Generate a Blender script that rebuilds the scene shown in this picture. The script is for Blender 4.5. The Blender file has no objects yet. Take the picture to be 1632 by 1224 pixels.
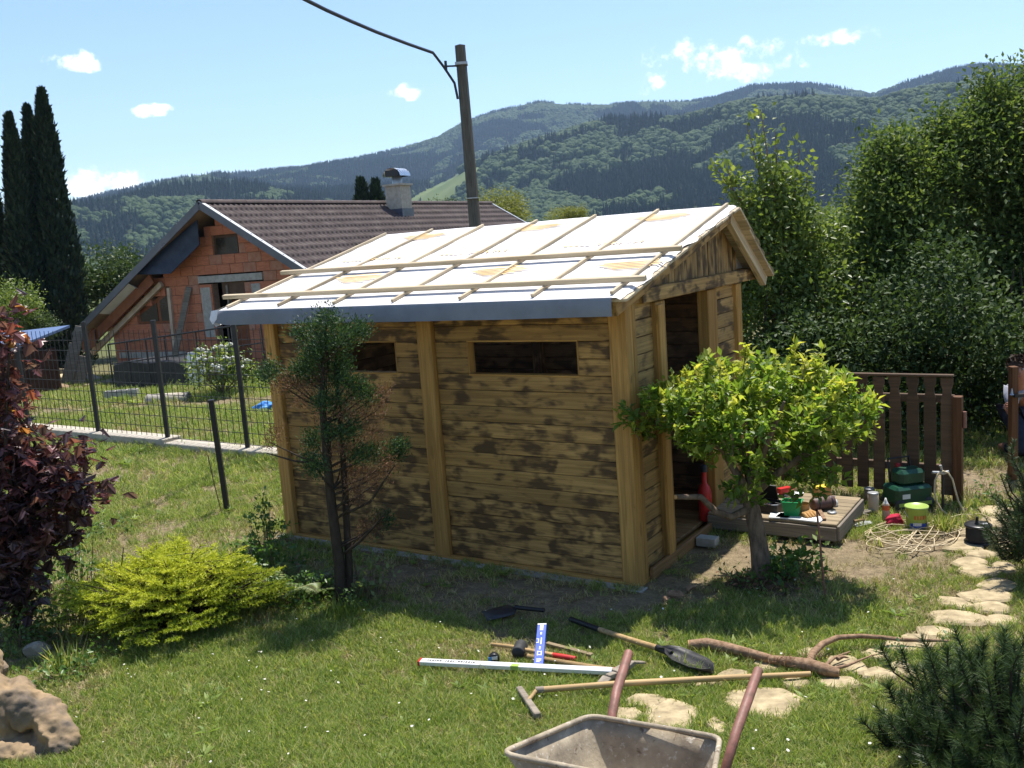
import bpy, bmesh, math, random
import numpy as np
from mathutils import Vector, Matrix
R = math.radians
random.seed(7)
rng = np.random.default_rng(7)
scene = bpy.context.scene
COL = scene.collection

# ------------------------------------------------------------------ camera
F_PX, PITCH, ROLL, EYE = 1510.14, 0.1483, -0.0732, 2.4995      # focal length for a 1632 px wide picture
def _axes():
    cp, sp, c, s = math.cos(PITCH), math.sin(PITCH), math.cos(ROLL), math.sin(ROLL)
    f = np.array([0, cp, -sp]); r = np.array([1., 0, 0]); u = np.array([0, sp, cp])
    return c*r+s*u, -s*r+c*u, f
CR, CU, CF = _axes()
CO = np.array([0, 0, EYE])
cam_data = bpy.data.cameras.new('camera'); cam = bpy.data.objects.new('camera', cam_data); COL.objects.link(cam)
cam_data.sensor_width = 36; cam_data.lens = F_PX/1632*36; cam_data.clip_end = 20000; cam_data.clip_start = 0.05
M = Matrix.Identity(4)
for i in range(3):
    M[i][0] = CR[i]; M[i][1] = CU[i]; M[i][2] = -CF[i]; M[i][3] = CO[i]
cam.matrix_world = M
scene.camera = cam

def ray(px, py):
    return CF + CR*(px-816)/F_PX - CU*(py-612)/F_PX
def gz(x, y):                                                   # height of the garden ground
    n = 0.9*np.clip((6-y)/6, 0, 1.4)**1.5
    f = -0.09*np.clip(y-19, 0, 5) - 0.022*np.clip(y-45, 0, 400)
    return n + f
def gp(px, py, z=None):                                         # ground point (or point at height z) seen at a pixel
    d = ray(px, py)
    zz = z if z is not None else 0.0
    for _ in range(30):
        t = (zz-EYE)/d[2]; p = CO+d*t
        if z is not None: break
        zz = 0.5*zz+0.5*float(gz(p[0], p[1]))
    return Vector((p[0], p[1], zz))
def at(px, py, Y):
    d = ray(px, py); t = Y/d[1]; p = CO+d*t
    return Vector(p)

# ------------------------------------------------------------------ sky, sun, exposure
SUN_DIR = Vector((0.165, 0.335, 1.0)).normalized()
SUN_EL = math.asin(SUN_DIR.z); SUN_AZ = math.atan2(SUN_DIR.x, SUN_DIR.y)
world = bpy.data.worlds.new('World'); scene.world = world; world.use_nodes = True
wt = world.node_tree; wt.nodes.clear()
def wn(t, **k):
    n = wt.nodes.new(t)
    for a, b in k.items(): setattr(n, a, b)
    return n
w_out = wn('ShaderNodeOutputWorld'); w_bg = wn('ShaderNodeBackground'); sky = wn('ShaderNodeTexSky')
sky.sky_type = 'NISHITA'; sky.sun_disc = False; sky.sun_elevation = SUN_EL; sky.sun_rotation = SUN_AZ
sky.air_density = 1.0; sky.dust_density = 0.1; sky.ozone_density = 2.2; sky.altitude = 300
w_bg.inputs['Strength'].default_value = 0.116
tc = wn('ShaderNodeTexCoord')
def cloud_nodes():
    noise = wn('ShaderNodeTexNoise'); noise.inputs['Scale'].default_value = 55; noise.inputs['Detail'].default_value = 7; noise.inputs['Roughness'].default_value = 0.62
    wt.links.new(tc.outputs['Generated'], noise.inputs['Vector'])
    last = None
    spec = [(128, 97, 46, 17, 1), (240, 176, 33, 11, 1), (642, 147, 34, 15, 1), (160, 295, 85, 28, .9), (1165, 98, 95, 34, .85),
            (1090, 85, 60, 34, .55), (1345, 58, 68, 14, .75), (1040, 133, 26, 20, .5), (1275, 97, 40, 12, .4), (1215, 72, 45, 12, .4)]
    dirs = []
    for px, py, hw, hh, s in spec:
        d = ray(px, py); dirs.append((d/np.linalg.norm(d), hw/F_PX*1.0, hh/F_PX*.95, s*.92))
    r2 = random.Random(5)
    for k in range(8):                                         # the same small fair-weather clouds round the rest of the sky
        az = R(r2.uniform(48, 312)); el = R(r2.uniform(6, 34))
        d = np.array([math.sin(az)*math.cos(el), math.cos(az)*math.cos(el), math.sin(el)])
        w = r2.uniform(.025, .08); dirs.append((d, w, w*.4, r2.uniform(.6, 1)))
    for d, w, h, s in dirs:
        rt = np.cross(d, [0, 0, 1]); rt /= np.linalg.norm(rt); up = np.cross(rt, d)
        sub = wn('ShaderNodeVectorMath', operation='SUBTRACT'); wt.links.new(tc.outputs['Generated'], sub.inputs[0]); sub.inputs[1].default_value = d
        a = wn('ShaderNodeVectorMath', operation='DOT_PRODUCT'); wt.links.new(sub.outputs[0], a.inputs[0]); a.inputs[1].default_value = rt/w
        b = wn('ShaderNodeVectorMath', operation='DOT_PRODUCT'); wt.links.new(sub.outputs[0], b.inputs[0]); b.inputs[1].default_value = up/h
        a2 = wn('ShaderNodeMath', operation='MULTIPLY'); wt.links.new(a.outputs['Value'], a2.inputs[0]); wt.links.new(a.outputs['Value'], a2.inputs[1])
        b2 = wn('ShaderNodeMath', operation='MULTIPLY_ADD'); wt.links.new(b.outputs['Value'], b2.inputs[0]); wt.links.new(b.outputs['Value'], b2.inputs[1]); wt.links.new(a2.outputs[0], b2.inputs[2])
        mr = wn('ShaderNodeMapRange'); mr.inputs['From Min'].default_value = 1.3; mr.inputs['From Max'].default_value = 0.0
        mr.inputs['To Min'].default_value = 0; mr.inputs['To Max'].default_value = s
        wt.links.new(b2.outputs[0], mr.inputs['Value'])
        if last is None: last = mr.outputs[0]
        else:
            mx = wn('ShaderNodeMath', operation='MAXIMUM'); wt.links.new(last, mx.inputs[0]); wt.links.new(mr.outputs[0], mx.inputs[1]); last = mx.outputs[0]
    # cover = smoothstep(shape + noise)
    ns = wn('ShaderNodeMapRange'); ns.inputs['From Min'].default_value = .3; ns.inputs['From Max'].default_value = .7; ns.inputs['To Min'].default_value = -.75; ns.inputs['To Max'].default_value = .40
    wt.links.new(noise.outputs[0], ns.inputs['Value'])
    ad = wn('ShaderNodeMath', operation='ADD'); wt.links.new(last, ad.inputs[0]); wt.links.new(ns.outputs[0], ad.inputs[1])
    sm = wn('ShaderNodeMapRange', interpolation_type='SMOOTHSTEP'); sm.inputs['From Min'].default_value = .12; sm.inputs['From Max'].default_value = 1.0
    wt.links.new(ad.outputs[0], sm.inputs['Value'])
    gate = wn('ShaderNodeMath', operation='MULTIPLY'); wt.links.new(sm.outputs[0], gate.inputs[0])
    g2 = wn('ShaderNodeMapRange'); g2.inputs['From Max'].default_value = .15; wt.links.new(last, g2.inputs['Value']); wt.links.new(g2.outputs[0], gate.inputs[1])
    return gate.outputs[0]
cl = cloud_nodes()
w_mix = wn('ShaderNodeMix', data_type='RGBA'); w_mix.inputs[7].default_value = (11, 11, 11, 1)
wt.links.new(cl, w_mix.inputs[0]); wt.links.new(sky.outputs[0], w_mix.inputs[6])
wt.links.new(w_mix.outputs[2], w_bg.inputs['Color']); wt.links.new(w_bg.outputs[0], w_out.inputs['Surface'])
world.cycles.sampling_method = 'MANUAL'; world.cycles.sample_map_resolution = 256
sun_data = bpy.data.lights.new('sun', 'SUN'); sun = bpy.data.objects.new('sun', sun_data); COL.objects.link(sun)
sun_data.energy = 4.9; sun_data.angle = R(0.53); sun_data.color = (1.0, 0.945, 0.86)
sun.rotation_euler = SUN_DIR.to_track_quat('Z', 'Y').to_euler(); sun.location = (0, 0, 30)
vs = scene.view_settings
vs.view_transform = 'Standard'; vs.look = 'None'; vs.exposure = 0.74; vs.gamma = 1.0; vs.use_curve_mapping = False
scene.render.engine = 'CYCLES'
cy = scene.cycles
cy.use_denoising = True; cy.max_bounces = 7; cy.diffuse_bounces = 3; cy.glossy_bounces = 2; cy.transmission_bounces = 4; cy.transparent_max_bounces = 6
cy.volume_bounces = 0; cy.caustics_reflective = False; cy.caustics_refractive = False; cy.sample_clamp_indirect = 6

# ------------------------------------------------------------------ materials
MATS = {}
class NT:
    def __init__(s, name):
        s.m = bpy.data.materials.new(name); s.m.use_nodes = True; s.t = s.m.node_tree; s.t.nodes.clear()
        s.out = s.n('ShaderNodeOutputMaterial'); MATS[name] = s.m
    def n(s, ty, **k):
        nd = s.t.nodes.new(ty)
        for a, b in k.items(): setattr(nd, a, b)
        return nd
    def l(s, a, b): s.t.links.new(a, b)
    def coord(s, scale=(1, 1, 1), rand=True, kind='Object'):
        c = s.n('ShaderNodeTexCoord'); mp = s.n('ShaderNodeMapping'); mp.inputs['Scale'].default_value = scale
        if rand:
            oi = s.n('ShaderNodeObjectInfo'); v = s.n('ShaderNodeVectorMath', operation='MULTIPLY_ADD')
            cm = s.n('ShaderNodeCombineXYZ')
            for i in range(3): s.l(oi.outputs['Random'], cm.inputs[i])
            s.l(cm.outputs[0], v.inputs[0]); v.inputs[1].default_value = (37.1, 61.7, 23.3); s.l(c.outputs[kind], v.inputs[2]); s.l(v.outputs[0], mp.inputs[0])
        else: s.l(c.outputs[kind], mp.inputs[0])
        return mp.outputs[0]
    def noise(s, vec, scale, detail=4, rough=.55, dist=0):
        nz = s.n('ShaderNodeTexNoise'); nz.inputs['Scale'].default_value = scale; nz.inputs['Detail'].default_value = detail
        nz.inputs['Roughness'].default_value = rough; nz.inputs['Distortion'].default_value = dist
        if vec is not None: s.l(vec, nz.inputs['Vector'])
        return nz.outputs['Fac']
    def ramp(s, fac, stops):
        r = s.n('ShaderNodeValToRGB'); e = r.color_ramp.elements
        while len(e) < len(stops): e.new(0.5)
        for k, (p, c) in enumerate(stops):
            e[k].position = p; e[k].color = (*c, 1) if len(c) == 3 else c
        if fac is not None: s.l(fac, r.inputs[0])
        return r.outputs[0]
    def rng(s, v, a, b, c=0, d=1, smooth=False):
        m = s.n('ShaderNodeMapRange', interpolation_type='SMOOTHSTEP' if smooth else 'LINEAR')
        for k, x in zip(('From Min', 'From Max', 'To Min', 'To Max'), (a, b, c, d)): m.inputs[k].default_value = x
        s.l(v, m.inputs['Value']); return m.outputs[0]
    def mix(s, f, a, b, mode='MIX'):
        m = s.n('ShaderNodeMix', data_type='RGBA', blend_type=mode)
        for idx, x in ((0, f), (6, a), (7, b)):
            if isinstance(x, (int, float)): m.inputs[idx].default_value = x
            elif isinstance(x, tuple): m.inputs[idx].default_value = (*x, 1)
            else: s.l(x, m.inputs[idx])
        return m.outputs[2]
    def math(s, op, a, b):
        m = s.n('ShaderNodeMath', operation=op)
        for i, x in enumerate((a, b)):
            if isinstance(x, (int, float)): m.inputs[i].default_value = x
            else: s.l(x, m.inputs[i])
        return m.outputs[0]
    def bsdf(s, col, rough=.7, spec=.3, metal=0, bump=None, bstr=.3, bdist=.01):
        p = s.n('ShaderNodeBsdfPrincipled')
        for nm, x in (('Base Color', col), ('Roughness', rough), ('Specular IOR Level', spec), ('Metallic', metal)):
            if isinstance(x, tuple): p.inputs[nm].default_value = (*x, 1)
            elif isinstance(x, (int, float)): p.inputs[nm].default_value = x
            else: s.l(x, p.inputs[nm])
        if bump is not None:
            b = s.n('ShaderNodeBump'); b.inputs['Strength'].default_value = bstr; b.inputs['Distance'].default_value = bdist
            s.l(bump, b.inputs['Height']); s.l(b.outputs[0], p.inputs['Normal'])
        return p
    def end(s, sh):
        s.l(sh.outputs[0] if hasattr(sh, 'outputs') else sh, s.out.inputs['Surface']); return s.m

def plain(name, c1, c2=None, scale=8, rough=.6, spec=.3, metal=0, bstr=.2, stretch=(1, 1, 1), contrast=(.35, .65)):
    t = NT(name); v = t.coord(stretch); c2 = c2 or tuple(x*.7 for x in c1)
    nz = t.noise(v, scale, 6, .6)
    col = t.ramp(nz, [(contrast[0], c2), (contrast[1], c1)])
    rr = t.rng(nz, .3, .7, min(1, rough+.1), max(.05, rough-.1))
    return t.end(t.bsdf(col, rr, spec, metal, nz, bstr))

def charred(name, burn_lo=.455, burn_hi=.62, base=(.62, .375, .128), base2=(.46, .26, .08), dark=(.075, .042, .02), spec=.25):
    t = NT(name)
    v = t.coord((1, 1, 1))
    def st(sc):
        mp = t.n('ShaderNodeMapping'); mp.inputs['Scale'].default_value = sc; t.l(v, mp.inputs[0]); return mp.outputs[0]
    grain = t.noise(st((1.6, 45, 45)), 1, 6, .65, .6)
    tone = t.noise(st((.9, 7, 7)), 1, 3, .5)
    patch = t.noise(st((5.5, 9, 9)), 1, 2, .5, .4)
    streak = t.noise(st((2.6, 28, 28)), 1, 4, .6, 1.2)
    oi = t.n('ShaderNodeObjectInfo')
    c = t.mix(t.rng(tone, .3, .7), base2, base)
    c = t.mix(t.rng(grain, .42, .62), t.mix(.55, c, tuple(x*.45 for x in base2)), c)
    tv = t.rng(oi.outputs['Random'], 0, 1, .72, 1.12); cmb = t.n('ShaderNodeCombineXYZ'); [t.l(tv, cmb.inputs[i]) for i in range(3)]; c = t.mix(1.0, c, cmb.outputs[0], 'MULTIPLY')
    b = t.math('ADD', t.math('MULTIPLY', patch, .68), t.math('MULTIPLY', streak, .36))
    b = t.math('ADD', b, t.rng(oi.outputs['Random'], 0, 1, -.045, .045))
    burn = t.rng(b, burn_lo, burn_hi, 0, 1, True)
    # knots
    vo = t.n('ShaderNodeTexVoronoi'); vo.inputs['Scale'].default_value = 1; t.l(st((2.2, 9, 9)), vo.inputs['Vector'])
    kn = t.rng(vo.outputs['Distance'], .16, .09, 0, .85, True)
    c = t.mix(t.math('MULTIPLY', burn, .92), c, dark)
    c = t.mix(kn, c, tuple(x*.42 for x in base))
    bm = t.math('SUBTRACT', grain, t.math('MULTIPLY', burn, .3))
    return t.end(t.bsdf(c, .62, spec, 0, bm, .35, .004))

charred('charred_board'); charred('charred_gable', .43, .62, (.56, .365, .14), (.42, .255, .09), (.06, .038, .02))
charred('charred_light', .49, .66, (.56, .36, .135), (.42, .25, .085), (.07, .042, .022))
charred('charred_post', .60, .82, (.64, .365, .105), (.48, .255, .07), (.17, .09, .035))
charred('charred_inside', .40, .60, (.52, .31, .18), (.40, .235, .135), (.12, .075, .05))
charred('stained_wood', .62, .9, (.20, .09, .038), (.145, .062, .027), (.07, .035, .02))
charred('floor_wood', .60, .85, (.38, .22, .09), (.28, .15, .06), (.10, .06, .03))
charred('raw_wood', .72, .95, (.70, .58, .40), (.62, .49, .31), (.38, .26, .14))
charred('grey_wood', .58, .85, (.34, .29, .23), (.24, .20, .155), (.10, .08, .06))
charred('fence_wood', .60, .85, (.17, .105, .064), (.12, .074, .046), (.05, .033, .024))
charred('pallet_wood', .60, .88, (.40, .31, .19), (.30, .23, .14), (.12, .09, .06))
charred('tool_handle', .66, .95, (.55, .38, .19), (.44, .29, .13), (.22, .13, .06))

def membrane():
    t = NT('roof_membrane'); v = t.coord((1, 1, 1), False)
    mp = t.n('ShaderNodeMapping'); mp.inputs['Scale'].default_value = (1.2, 26, 26); t.l(v, mp.inputs[0])
    wr = t.noise(mp.outputs[0], 1, 4, .6, .4)
    c = t.ramp(wr, [(.3, (.52, .50, .50)), (.62, (.72, .70, .69))])
    return t.end(t.bsdf(c, .55, .35, 0, wr, .6, .02))
membrane()
plain('membrane_print', (.74, .47, .16), (.74, .55, .28), 14, .6)
plain('membrane_underside', (.21, .235, .27), (.18, .20, .235), 5, .7, .2)
plain('membrane_white', (.75, .75, .75), (.65, .65, .66), 5, .6, .2)
plain('concrete', (.42, .40, .36), (.30, .285, .255), 9, .9, .2)
plain('pale_concrete', (.48, .43, .355), (.36, .32, .26), 9, .9, .2)
plain('mortar', (.30, .20, .15), (.22, .14, .10), 14, .95, .1)
plain('clay_block', (.50, .20, .115), (.38, .14, .08), 5, .9, .15, 0, .3, (1, 1, 6))
plain('clay_block_dusty', (.42, .22, .15), (.34, .15, .095), 6, .9, .15)
plain('roof_tile', (.088, .066, .062), (.066, .05, .048), 3, .78, .2)
plain('verge_metal', (.085, .095, .125), (.07, .08, .10), 3, .35, .5)
plain('bright_metal', (.62, .63, .65), (.5, .51, .53), 6, .28, .5, .9)
plain('grey_metal', (.40, .41, .42), (.3, .31, .32), 8, .45, .5, .6)
plain('dark_metal', (.025, .026, .03), (.018, .018, .02), 9, .45, .4)
plain('black_plastic', (.018, .018, .02), (.012, .012, .013), 9, .42, .4)
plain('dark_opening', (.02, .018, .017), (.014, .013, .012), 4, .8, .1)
plain('tarp_dark', (.018, .032, .062), (.012, .022, .045), 4, .5, .3)
plain('tarp_black', (.03, .032, .036), (.02, .02, .022), 4, .5, .3)
plain('white_plastic', (.72, .72, .70), (.62, .62, .60), 6, .45, .3)
plain('cream_paint', (.55, .44, .33), (.45, .34, .25), 6, .8, .2)
plain('stain_brown', (.22, .075, .03), (.16, .05, .02), 6, .6, .3, 0, .2, (1, 1, 1))
plain('board_soffit', (.36, .27, .21), (.26, .17, .13), 3, .8, .2)
plain('window_brown', (.10, .055, .032), (.08, .042, .025), 7, .6, .3)
plain('pole_wood', (.13, .12, .10), (.075, .07, .06), 6, .85, .2, 0, .4, (6, 6, .6))
plain('cable_black', (.03, .035, .05), (.025, .028, .04), 7, .5, .3)
plain('rock', (.36, .25, .14), (.12, .10, .08), 8, .9, .2, 0, .9)
plain('rock_grey', (.36, .32, .26), (.20, .185, .15), 7, .9, .2, 0, .8)
plain('path_stone', (.46, .37, .225), (.24, .19, .115), 11, .9, .2, 0, .5)
plain('bark', (.23, .165, .115), (.10, .075, .055), 30, .9, .15, 0, .8, (1, 1, .35))
plain('bark_dark', (.065, .05, .038), (.035, .027, .02), 24, .9, .15, 0, .8, (1, 1, .35))
plain('log_bark', (.33, .215, .135), (.17, .105, .065), 30, .9, .15, 0, .8)
plain('cut_wood', (.60, .36, .16), (.5, .27, .1), 20, .8)
plain('soil', (.12, .082, .052), (.07, .048, .03), 16, .95, .1, 0, .8)
plain('rust_paint', (.27, .115, .085), (.17, .085, .06), 22, .55, .4, 0, .3)
plain('red_paint', (.55, .03, .025), (.42, .02, .02), 8, .4, .4)
plain('red_cloth', (.45, .025, .06), (.34, .015, .04), 12, .85, .2)
plain('green_plastic', (.02, .32, .10), (.015, .25, .08), 8, .4, .4)
plain('dark_green_plastic', (.012, .07, .038), (.01, .045, .025), 8, .35, .45)
plain('lime_plastic', (.34, .46, .10), (.28, .39, .08), 8, .4, .4)
plain('brown_leather', (.12, .062, .05), (.085, .042, .035), 10, .55, .4)
plain('tan_leather', (.50, .30, .11), (.36, .19, .07), 12, .8, .2)
plain('blue_paint', (.018, .075, .48), (.015, .06, .40), 8, .4, .4)
plain('blue_plastic', (.06, .28, .72), (.04, .20, .6), 9, .5, .3)
plain('rubber', (.05, .05, .052), (.028, .028, .03), 12, .65, .3)
plain('cord_cream', (.58, .48, .31), (.46, .37, .23), 12, .6, .3)
plain('orange_label', (.60, .17, .05), (.5, .12, .04), 12, .5, .3)
plain('aluminium', (.78, .79, .80), (.70, .71, .72), 9, .4, .5, .3)
plain('sand', (.62, .50, .30), (.48, .38, .22), 10, .95, .1)
plain('skin', (.42, .215, .145), (.36, .17, .115), 14, .55, .35)
plain('shirt', (.36, .37, .42), (.31, .32, .37), 14, .85, .2)
plain('hair', (.075, .042, .025), (.035, .02, .012), 30, .6, .3)
plain('trousers', (.035, .04, .06), (.025, .028, .04), 20, .9, .1)
plain('eye_white', (.75, .73, .70), (.7, .68, .65), 9, .3)
plain('lips', (.36, .13, .10), (.32, .11, .09), 9, .5)
plain('blue_roof', (.13, .20, .36), (.10, .15, .28), 5, .45, .4)
plain('hut_wall', (.08, .035, .025), (.05, .022, .016), 5, .8)
plain('flower_white', (.75, .74, .66), (.62, .60, .48), 9, .8)
plain('flower_yellow', (.75, .5, .05), (.7, .4, .03), 9, .8)
plain('water_glass', (.03, .026, .02), (.02, .018, .014), 4, .3, .3)

def dirty_tray():
    t = NT('cement_tray'); v = t.coord((1, 1, 1), False)
    a = t.noise(v, 5, 6, .65); b = t.noise(v, 38, 5, .7); d = t.noise(v, 16, 4, .6, 1.5)
    c = t.ramp(a, [(.35, (.19, .155, .115)), (.5, (.32, .265, .19)), (.66, (.46, .39, .28))])
    c = t.mix(t.rng(b, .58, .70), c, (.55, .50, .42)); c = t.mix(t.rng(d, .62, .70, 0, .75), c, (.11, .07, .05))
    return t.end(t.bsdf(c, .85, .2, 0, b, .5, .006))
dirty_tray()

def leafmat(name, stops, trans=.4, rough=.45, spec=.35, tint=1.25, jitter=0.0):
    t = NT(name)
    at_ = t.n('ShaderNodeAttribute', attribute_name='rnd')
    f = at_.outputs['Fac']
    if jitter:
        oi = t.n('ShaderNodeObjectInfo'); f = t.math('ADD', f, t.rng(oi.outputs['Random'], 0, 1, -jitter, jitter))
    c = t.ramp(f, stops)
    p = t.bsdf(c, rough, spec)
    tr = t.n('ShaderNodeBsdfTranslucent'); c2 = t.mix(1.0, c, (tint, tint*1.02, tint*.55), 'MULTIPLY'); t.l(c2, tr.inputs['Color'])
    mx = t.n('ShaderNodeMixShader'); mx.inputs[0].default_value = trans
    t.l(p.outputs[0], mx.inputs[1]); t.l(tr.outputs[0], mx.inputs[2])
    return t.end(mx)
leafmat('grass_blade', [(0, (.13, .20, .038)), (.4, (.24, .325, .075)), (.75, (.37, .42, .125)), (1, (.56, .51, .25))], .45, .5, .3, 1.2, .22)
leafmat('grass_dry', [(0, (.20, .20, .075)), (.5, (.33, .30, .13)), (1, (.52, .43, .24))], .3, .6, .2, 1.1, .2)
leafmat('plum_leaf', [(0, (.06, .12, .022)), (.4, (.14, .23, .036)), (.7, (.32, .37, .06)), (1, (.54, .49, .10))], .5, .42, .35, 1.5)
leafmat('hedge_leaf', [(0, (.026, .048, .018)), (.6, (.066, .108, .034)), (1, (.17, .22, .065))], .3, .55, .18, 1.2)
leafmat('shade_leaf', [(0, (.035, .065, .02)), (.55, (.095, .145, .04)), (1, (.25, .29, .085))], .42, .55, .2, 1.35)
leafmat('tree_leaf', [(0, (.06, .10, .024)), (.6, (.15, .205, .048)), (1, (.30, .335, .095))], .42, .4, .4, 1.35)
leafmat('far_leaf', [(0, (.03, .06, .018)), (.6, (.06, .10, .03)), (1, (.13, .16, .05))], .3, .5, .3, 1.2)
leafmat('yellow_leaf', [(0, (.10, .12, .03)), (.6, (.20, .21, .05)), (1, (.32, .30, .10))], .4, .5, .3, 1.3)
leafmat('cypress_leaf', [(0, (.012, .024, .016)), (.7, (.026, .046, .026)), (1, (.05, .075, .04))], .12, .6, .25, 1.0)
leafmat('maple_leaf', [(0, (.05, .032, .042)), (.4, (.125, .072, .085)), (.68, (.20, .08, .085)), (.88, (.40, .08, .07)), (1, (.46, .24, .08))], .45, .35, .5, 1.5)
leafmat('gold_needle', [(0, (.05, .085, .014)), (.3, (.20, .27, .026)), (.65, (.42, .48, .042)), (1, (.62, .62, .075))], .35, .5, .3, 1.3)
leafmat('pine_needle', [(0, (.018, .036, .015)), (.6, (.048, .085, .026)), (1, (.14, .19, .05))], .2, .45, .35, 1.1)
leafmat('spruce_tip', [(0, (.05, .09, .025)), (1, (.16, .24, .07))], .3, .5, .3, 1.2)
leafmat('hinoki_green', [(0, (.018, .04, .018)), (.6, (.04, .085, .028)), (1, (.10, .17, .045))], .25, .5, .3, 1.2)
leafmat('hinoki_dead', [(0, (.09, .05, .032)), (.6, (.20, .105, .06)), (1, (.30, .17, .10))], .25, .7, .2, 1.1)
leafmat('herb_leaf', [(0, (.045, .10, .024)), (.6, (.10, .19, .042)), (1, (.24, .31, .085))], .42, .4, .4, 1.3)
leafmat('fern_leaf', [(0, (.10, .15, .045)), (1, (.28, .33, .13))], .4, .4, .4, 1.2)
def forestmat(name, c1, c2):
    t = NT(name); oi = t.n('ShaderNodeObjectInfo'); v = t.coord((1, 1, 1)); nz = t.noise(v, .35, 3, .6)
    f = t.math('ADD', t.math('MULTIPLY', oi.outputs['Random'], .6), t.math('MULTIPLY', nz, .4))
    c = t.ramp(f, [(.15, c1), (.85, c2)])
    return t.end(t.bsdf(c, .8, .15))
forestmat('spruce_far', (.012, .024, .015), (.028, .045, .024)); forestmat('broadleaf_far', (.026, .050, .017), (.060, .090, .028))

def ground_mat():
    t = NT('garden_ground'); v = t.coord((1, 1, 1), False)
    a = t.noise(v, .8, 5, .6); b = t.noise(v, 14, 6, .65)
    d = t.noise(v, 70, 4, .7); c = t.mix(.5, t.ramp(b, [(.3, (.10, .076, .048)), (.5, (.22, .168, .105)), (.7, (.38, .295, .185))]), t.ramp(d, [(.35, (.09, .068, .042)), (.65, (.36, .285, .18))]))
    g = t.ramp(b, [(.3, (.04, .06, .015)), (.65, (.12, .14, .045))])
    far = t.n('ShaderNodeSeparateXYZ'); t.l(v, far.inputs[0])
    gm = t.math('MAXIMUM', t.rng(a, .5, .75, 0, .35), t.rng(far.outputs[1], 14, 40))
    c = t.mix(gm, c, g)
    return t.end(t.bsdf(c, .95, .1, 0, d, .8, .02))
ground_mat()
def hill_mat():
    t = NT('hill_soil'); v = t.coord((1, 1, 1), False); a = t.noise(v, .02, 5, .6)
    at_ = t.n('ShaderNodeAttribute', attribute_name='meadow')
    c = t.ramp(a, [(.3, (.028, .042, .02)), (.7, (.045, .065, .028))])
    m = t.ramp(a, [(.3, (.09, .125, .042)), (.7, (.13, .16, .06))])
    return t.end(t.bsdf(t.mix(at_.outputs['Fac'], c, m), .95, .1))
hill_mat()

# ------------------------------------------------------------------ mesh helpers
def V(*a): return Vector(a)
class MB:
    def __init__(s): s.v = []; s.f = []; s.sm = []
    def add(s, vs, fs, smooth=False):
        o = len(s.v); s.v.extend(tuple(x) for x in vs); s.f.extend(tuple(i+o for i in f) for f in fs); s.sm.extend([smooth]*len(fs)); return s
    def box(s, c, size, rot=None):
        hx, hy, hz = (x/2 for x in size); c = Vector(c)
        vs = [V(x, y, z) for x in (-hx, hx) for y in (-hy, hy) for z in (-hz, hz)]
        if rot is not None: vs = [rot @ p for p in vs]
        return s.add([p+c for p in vs], [(0, 1, 3, 2), (4, 6, 7, 5), (0, 4, 5, 1), (2, 3, 7, 6), (0, 2, 6, 4), (1, 5, 7, 3)])
    def bar(s, a, b, w, h, up=V(0, 0, 1)):
        a = Vector(a); b = Vector(b); d = (b-a).normalized(); sd = d.cross(up)
        sd = sd.normalized() if sd.length > 1e-4 else V(1, 0, 0); u = sd.cross(d)
        vs = [p + sd*x*w/2 + u*y*h/2 for p in (a, b) for x, y in ((-1, -1), (1, -1), (1, 1), (-1, 1))]
        return s.add(vs, [(3, 2, 1, 0), (4, 5, 6, 7), (0, 1, 5, 4), (1, 2, 6, 5), (2, 3, 7, 6), (3, 0, 4, 7)])
    def tube(s, path, rad, n=8, caps=True):
        path = [Vector(p) for p in path]; m = len(path)
        if isinstance(rad, (int, float)): rad = [rad]*m
        prev = None; vs = []
        for i, p in enumerate(path):
            d = (path[min(i+1, m-1)]-path[max(i-1, 0)]).normalized()
            if prev is None:
                x = d.cross(V(0, 0, 1)) if abs(d.z) < .95 else d.cross(V(1, 0, 0))
            else: x = prev - d*prev.dot(d)
            x.normalize(); y = d.cross(x); prev = x
            for k in range(n):
                a = 2*math.pi*k/n; vs.append(p + (x*math.cos(a)+y*math.sin(a))*rad[i])
        fs = [(i*n+k, i*n+(k+1) % n, (i+1)*n+(k+1) % n, (i+1)*n+k) for i in range(m-1) for k in range(n)]
        s.add(vs, fs, True)
        if caps: s.add([vs[k] for k in range(n)], [tuple(range(n-1, -1, -1))]); s.add([vs[(m-1)*n+k] for k in range(n)], [tuple(range(n))])
        return s
    def lathe(s, c, prof, n=20, axis=None):
        c = Vector(c); q = (V(0, 0, 1).rotation_difference(axis) if axis is not None else None); vs = []
        for r, z in prof:
            for k in range(n):
                a = 2*math.pi*k/n; p = V(r*math.cos(a), r*math.sin(a), z)
                vs.append((q @ p if q else p)+c)
        fs = [(i*n+k, i*n+(k+1) % n, (i+1)*n+(k+1) % n, (i+1)*n+k) for i in range(len(prof)-1) for k in range(n)]
        return s.add(vs, fs, True)
    def prism(s, poly, off):
        n = len(poly); off = Vector(off); p = [Vector(x) for x in poly]
        return s.add(p+[x+off for x in p], [tuple(range(n-1, -1, -1)), tuple(range(n, 2*n))]+[(i, (i+1) % n, (i+1) % n+n, i+n) for i in range(n)])
    def build(s, name, mat, parent=None, bevel=0, loc=None, rot=None):
        me = bpy.data.meshes.new(name); me.from_pydata(s.v, [], s.f); me.polygons.foreach_set('use_smooth', s.sm)
        bm = bmesh.new(); bm.from_mesh(me); bmesh.ops.recalc_face_normals(bm, faces=bm.faces)
        if bevel: bmesh.ops.bevel(bm, geom=bm.edges[:], offset=bevel, segments=1, affect='EDGES', clamp_overlap=True)
        bm.to_mesh(me); bm.free()
        me.materials.append(MATS[mat]); return link(name, me, parent, loc, rot)
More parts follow.
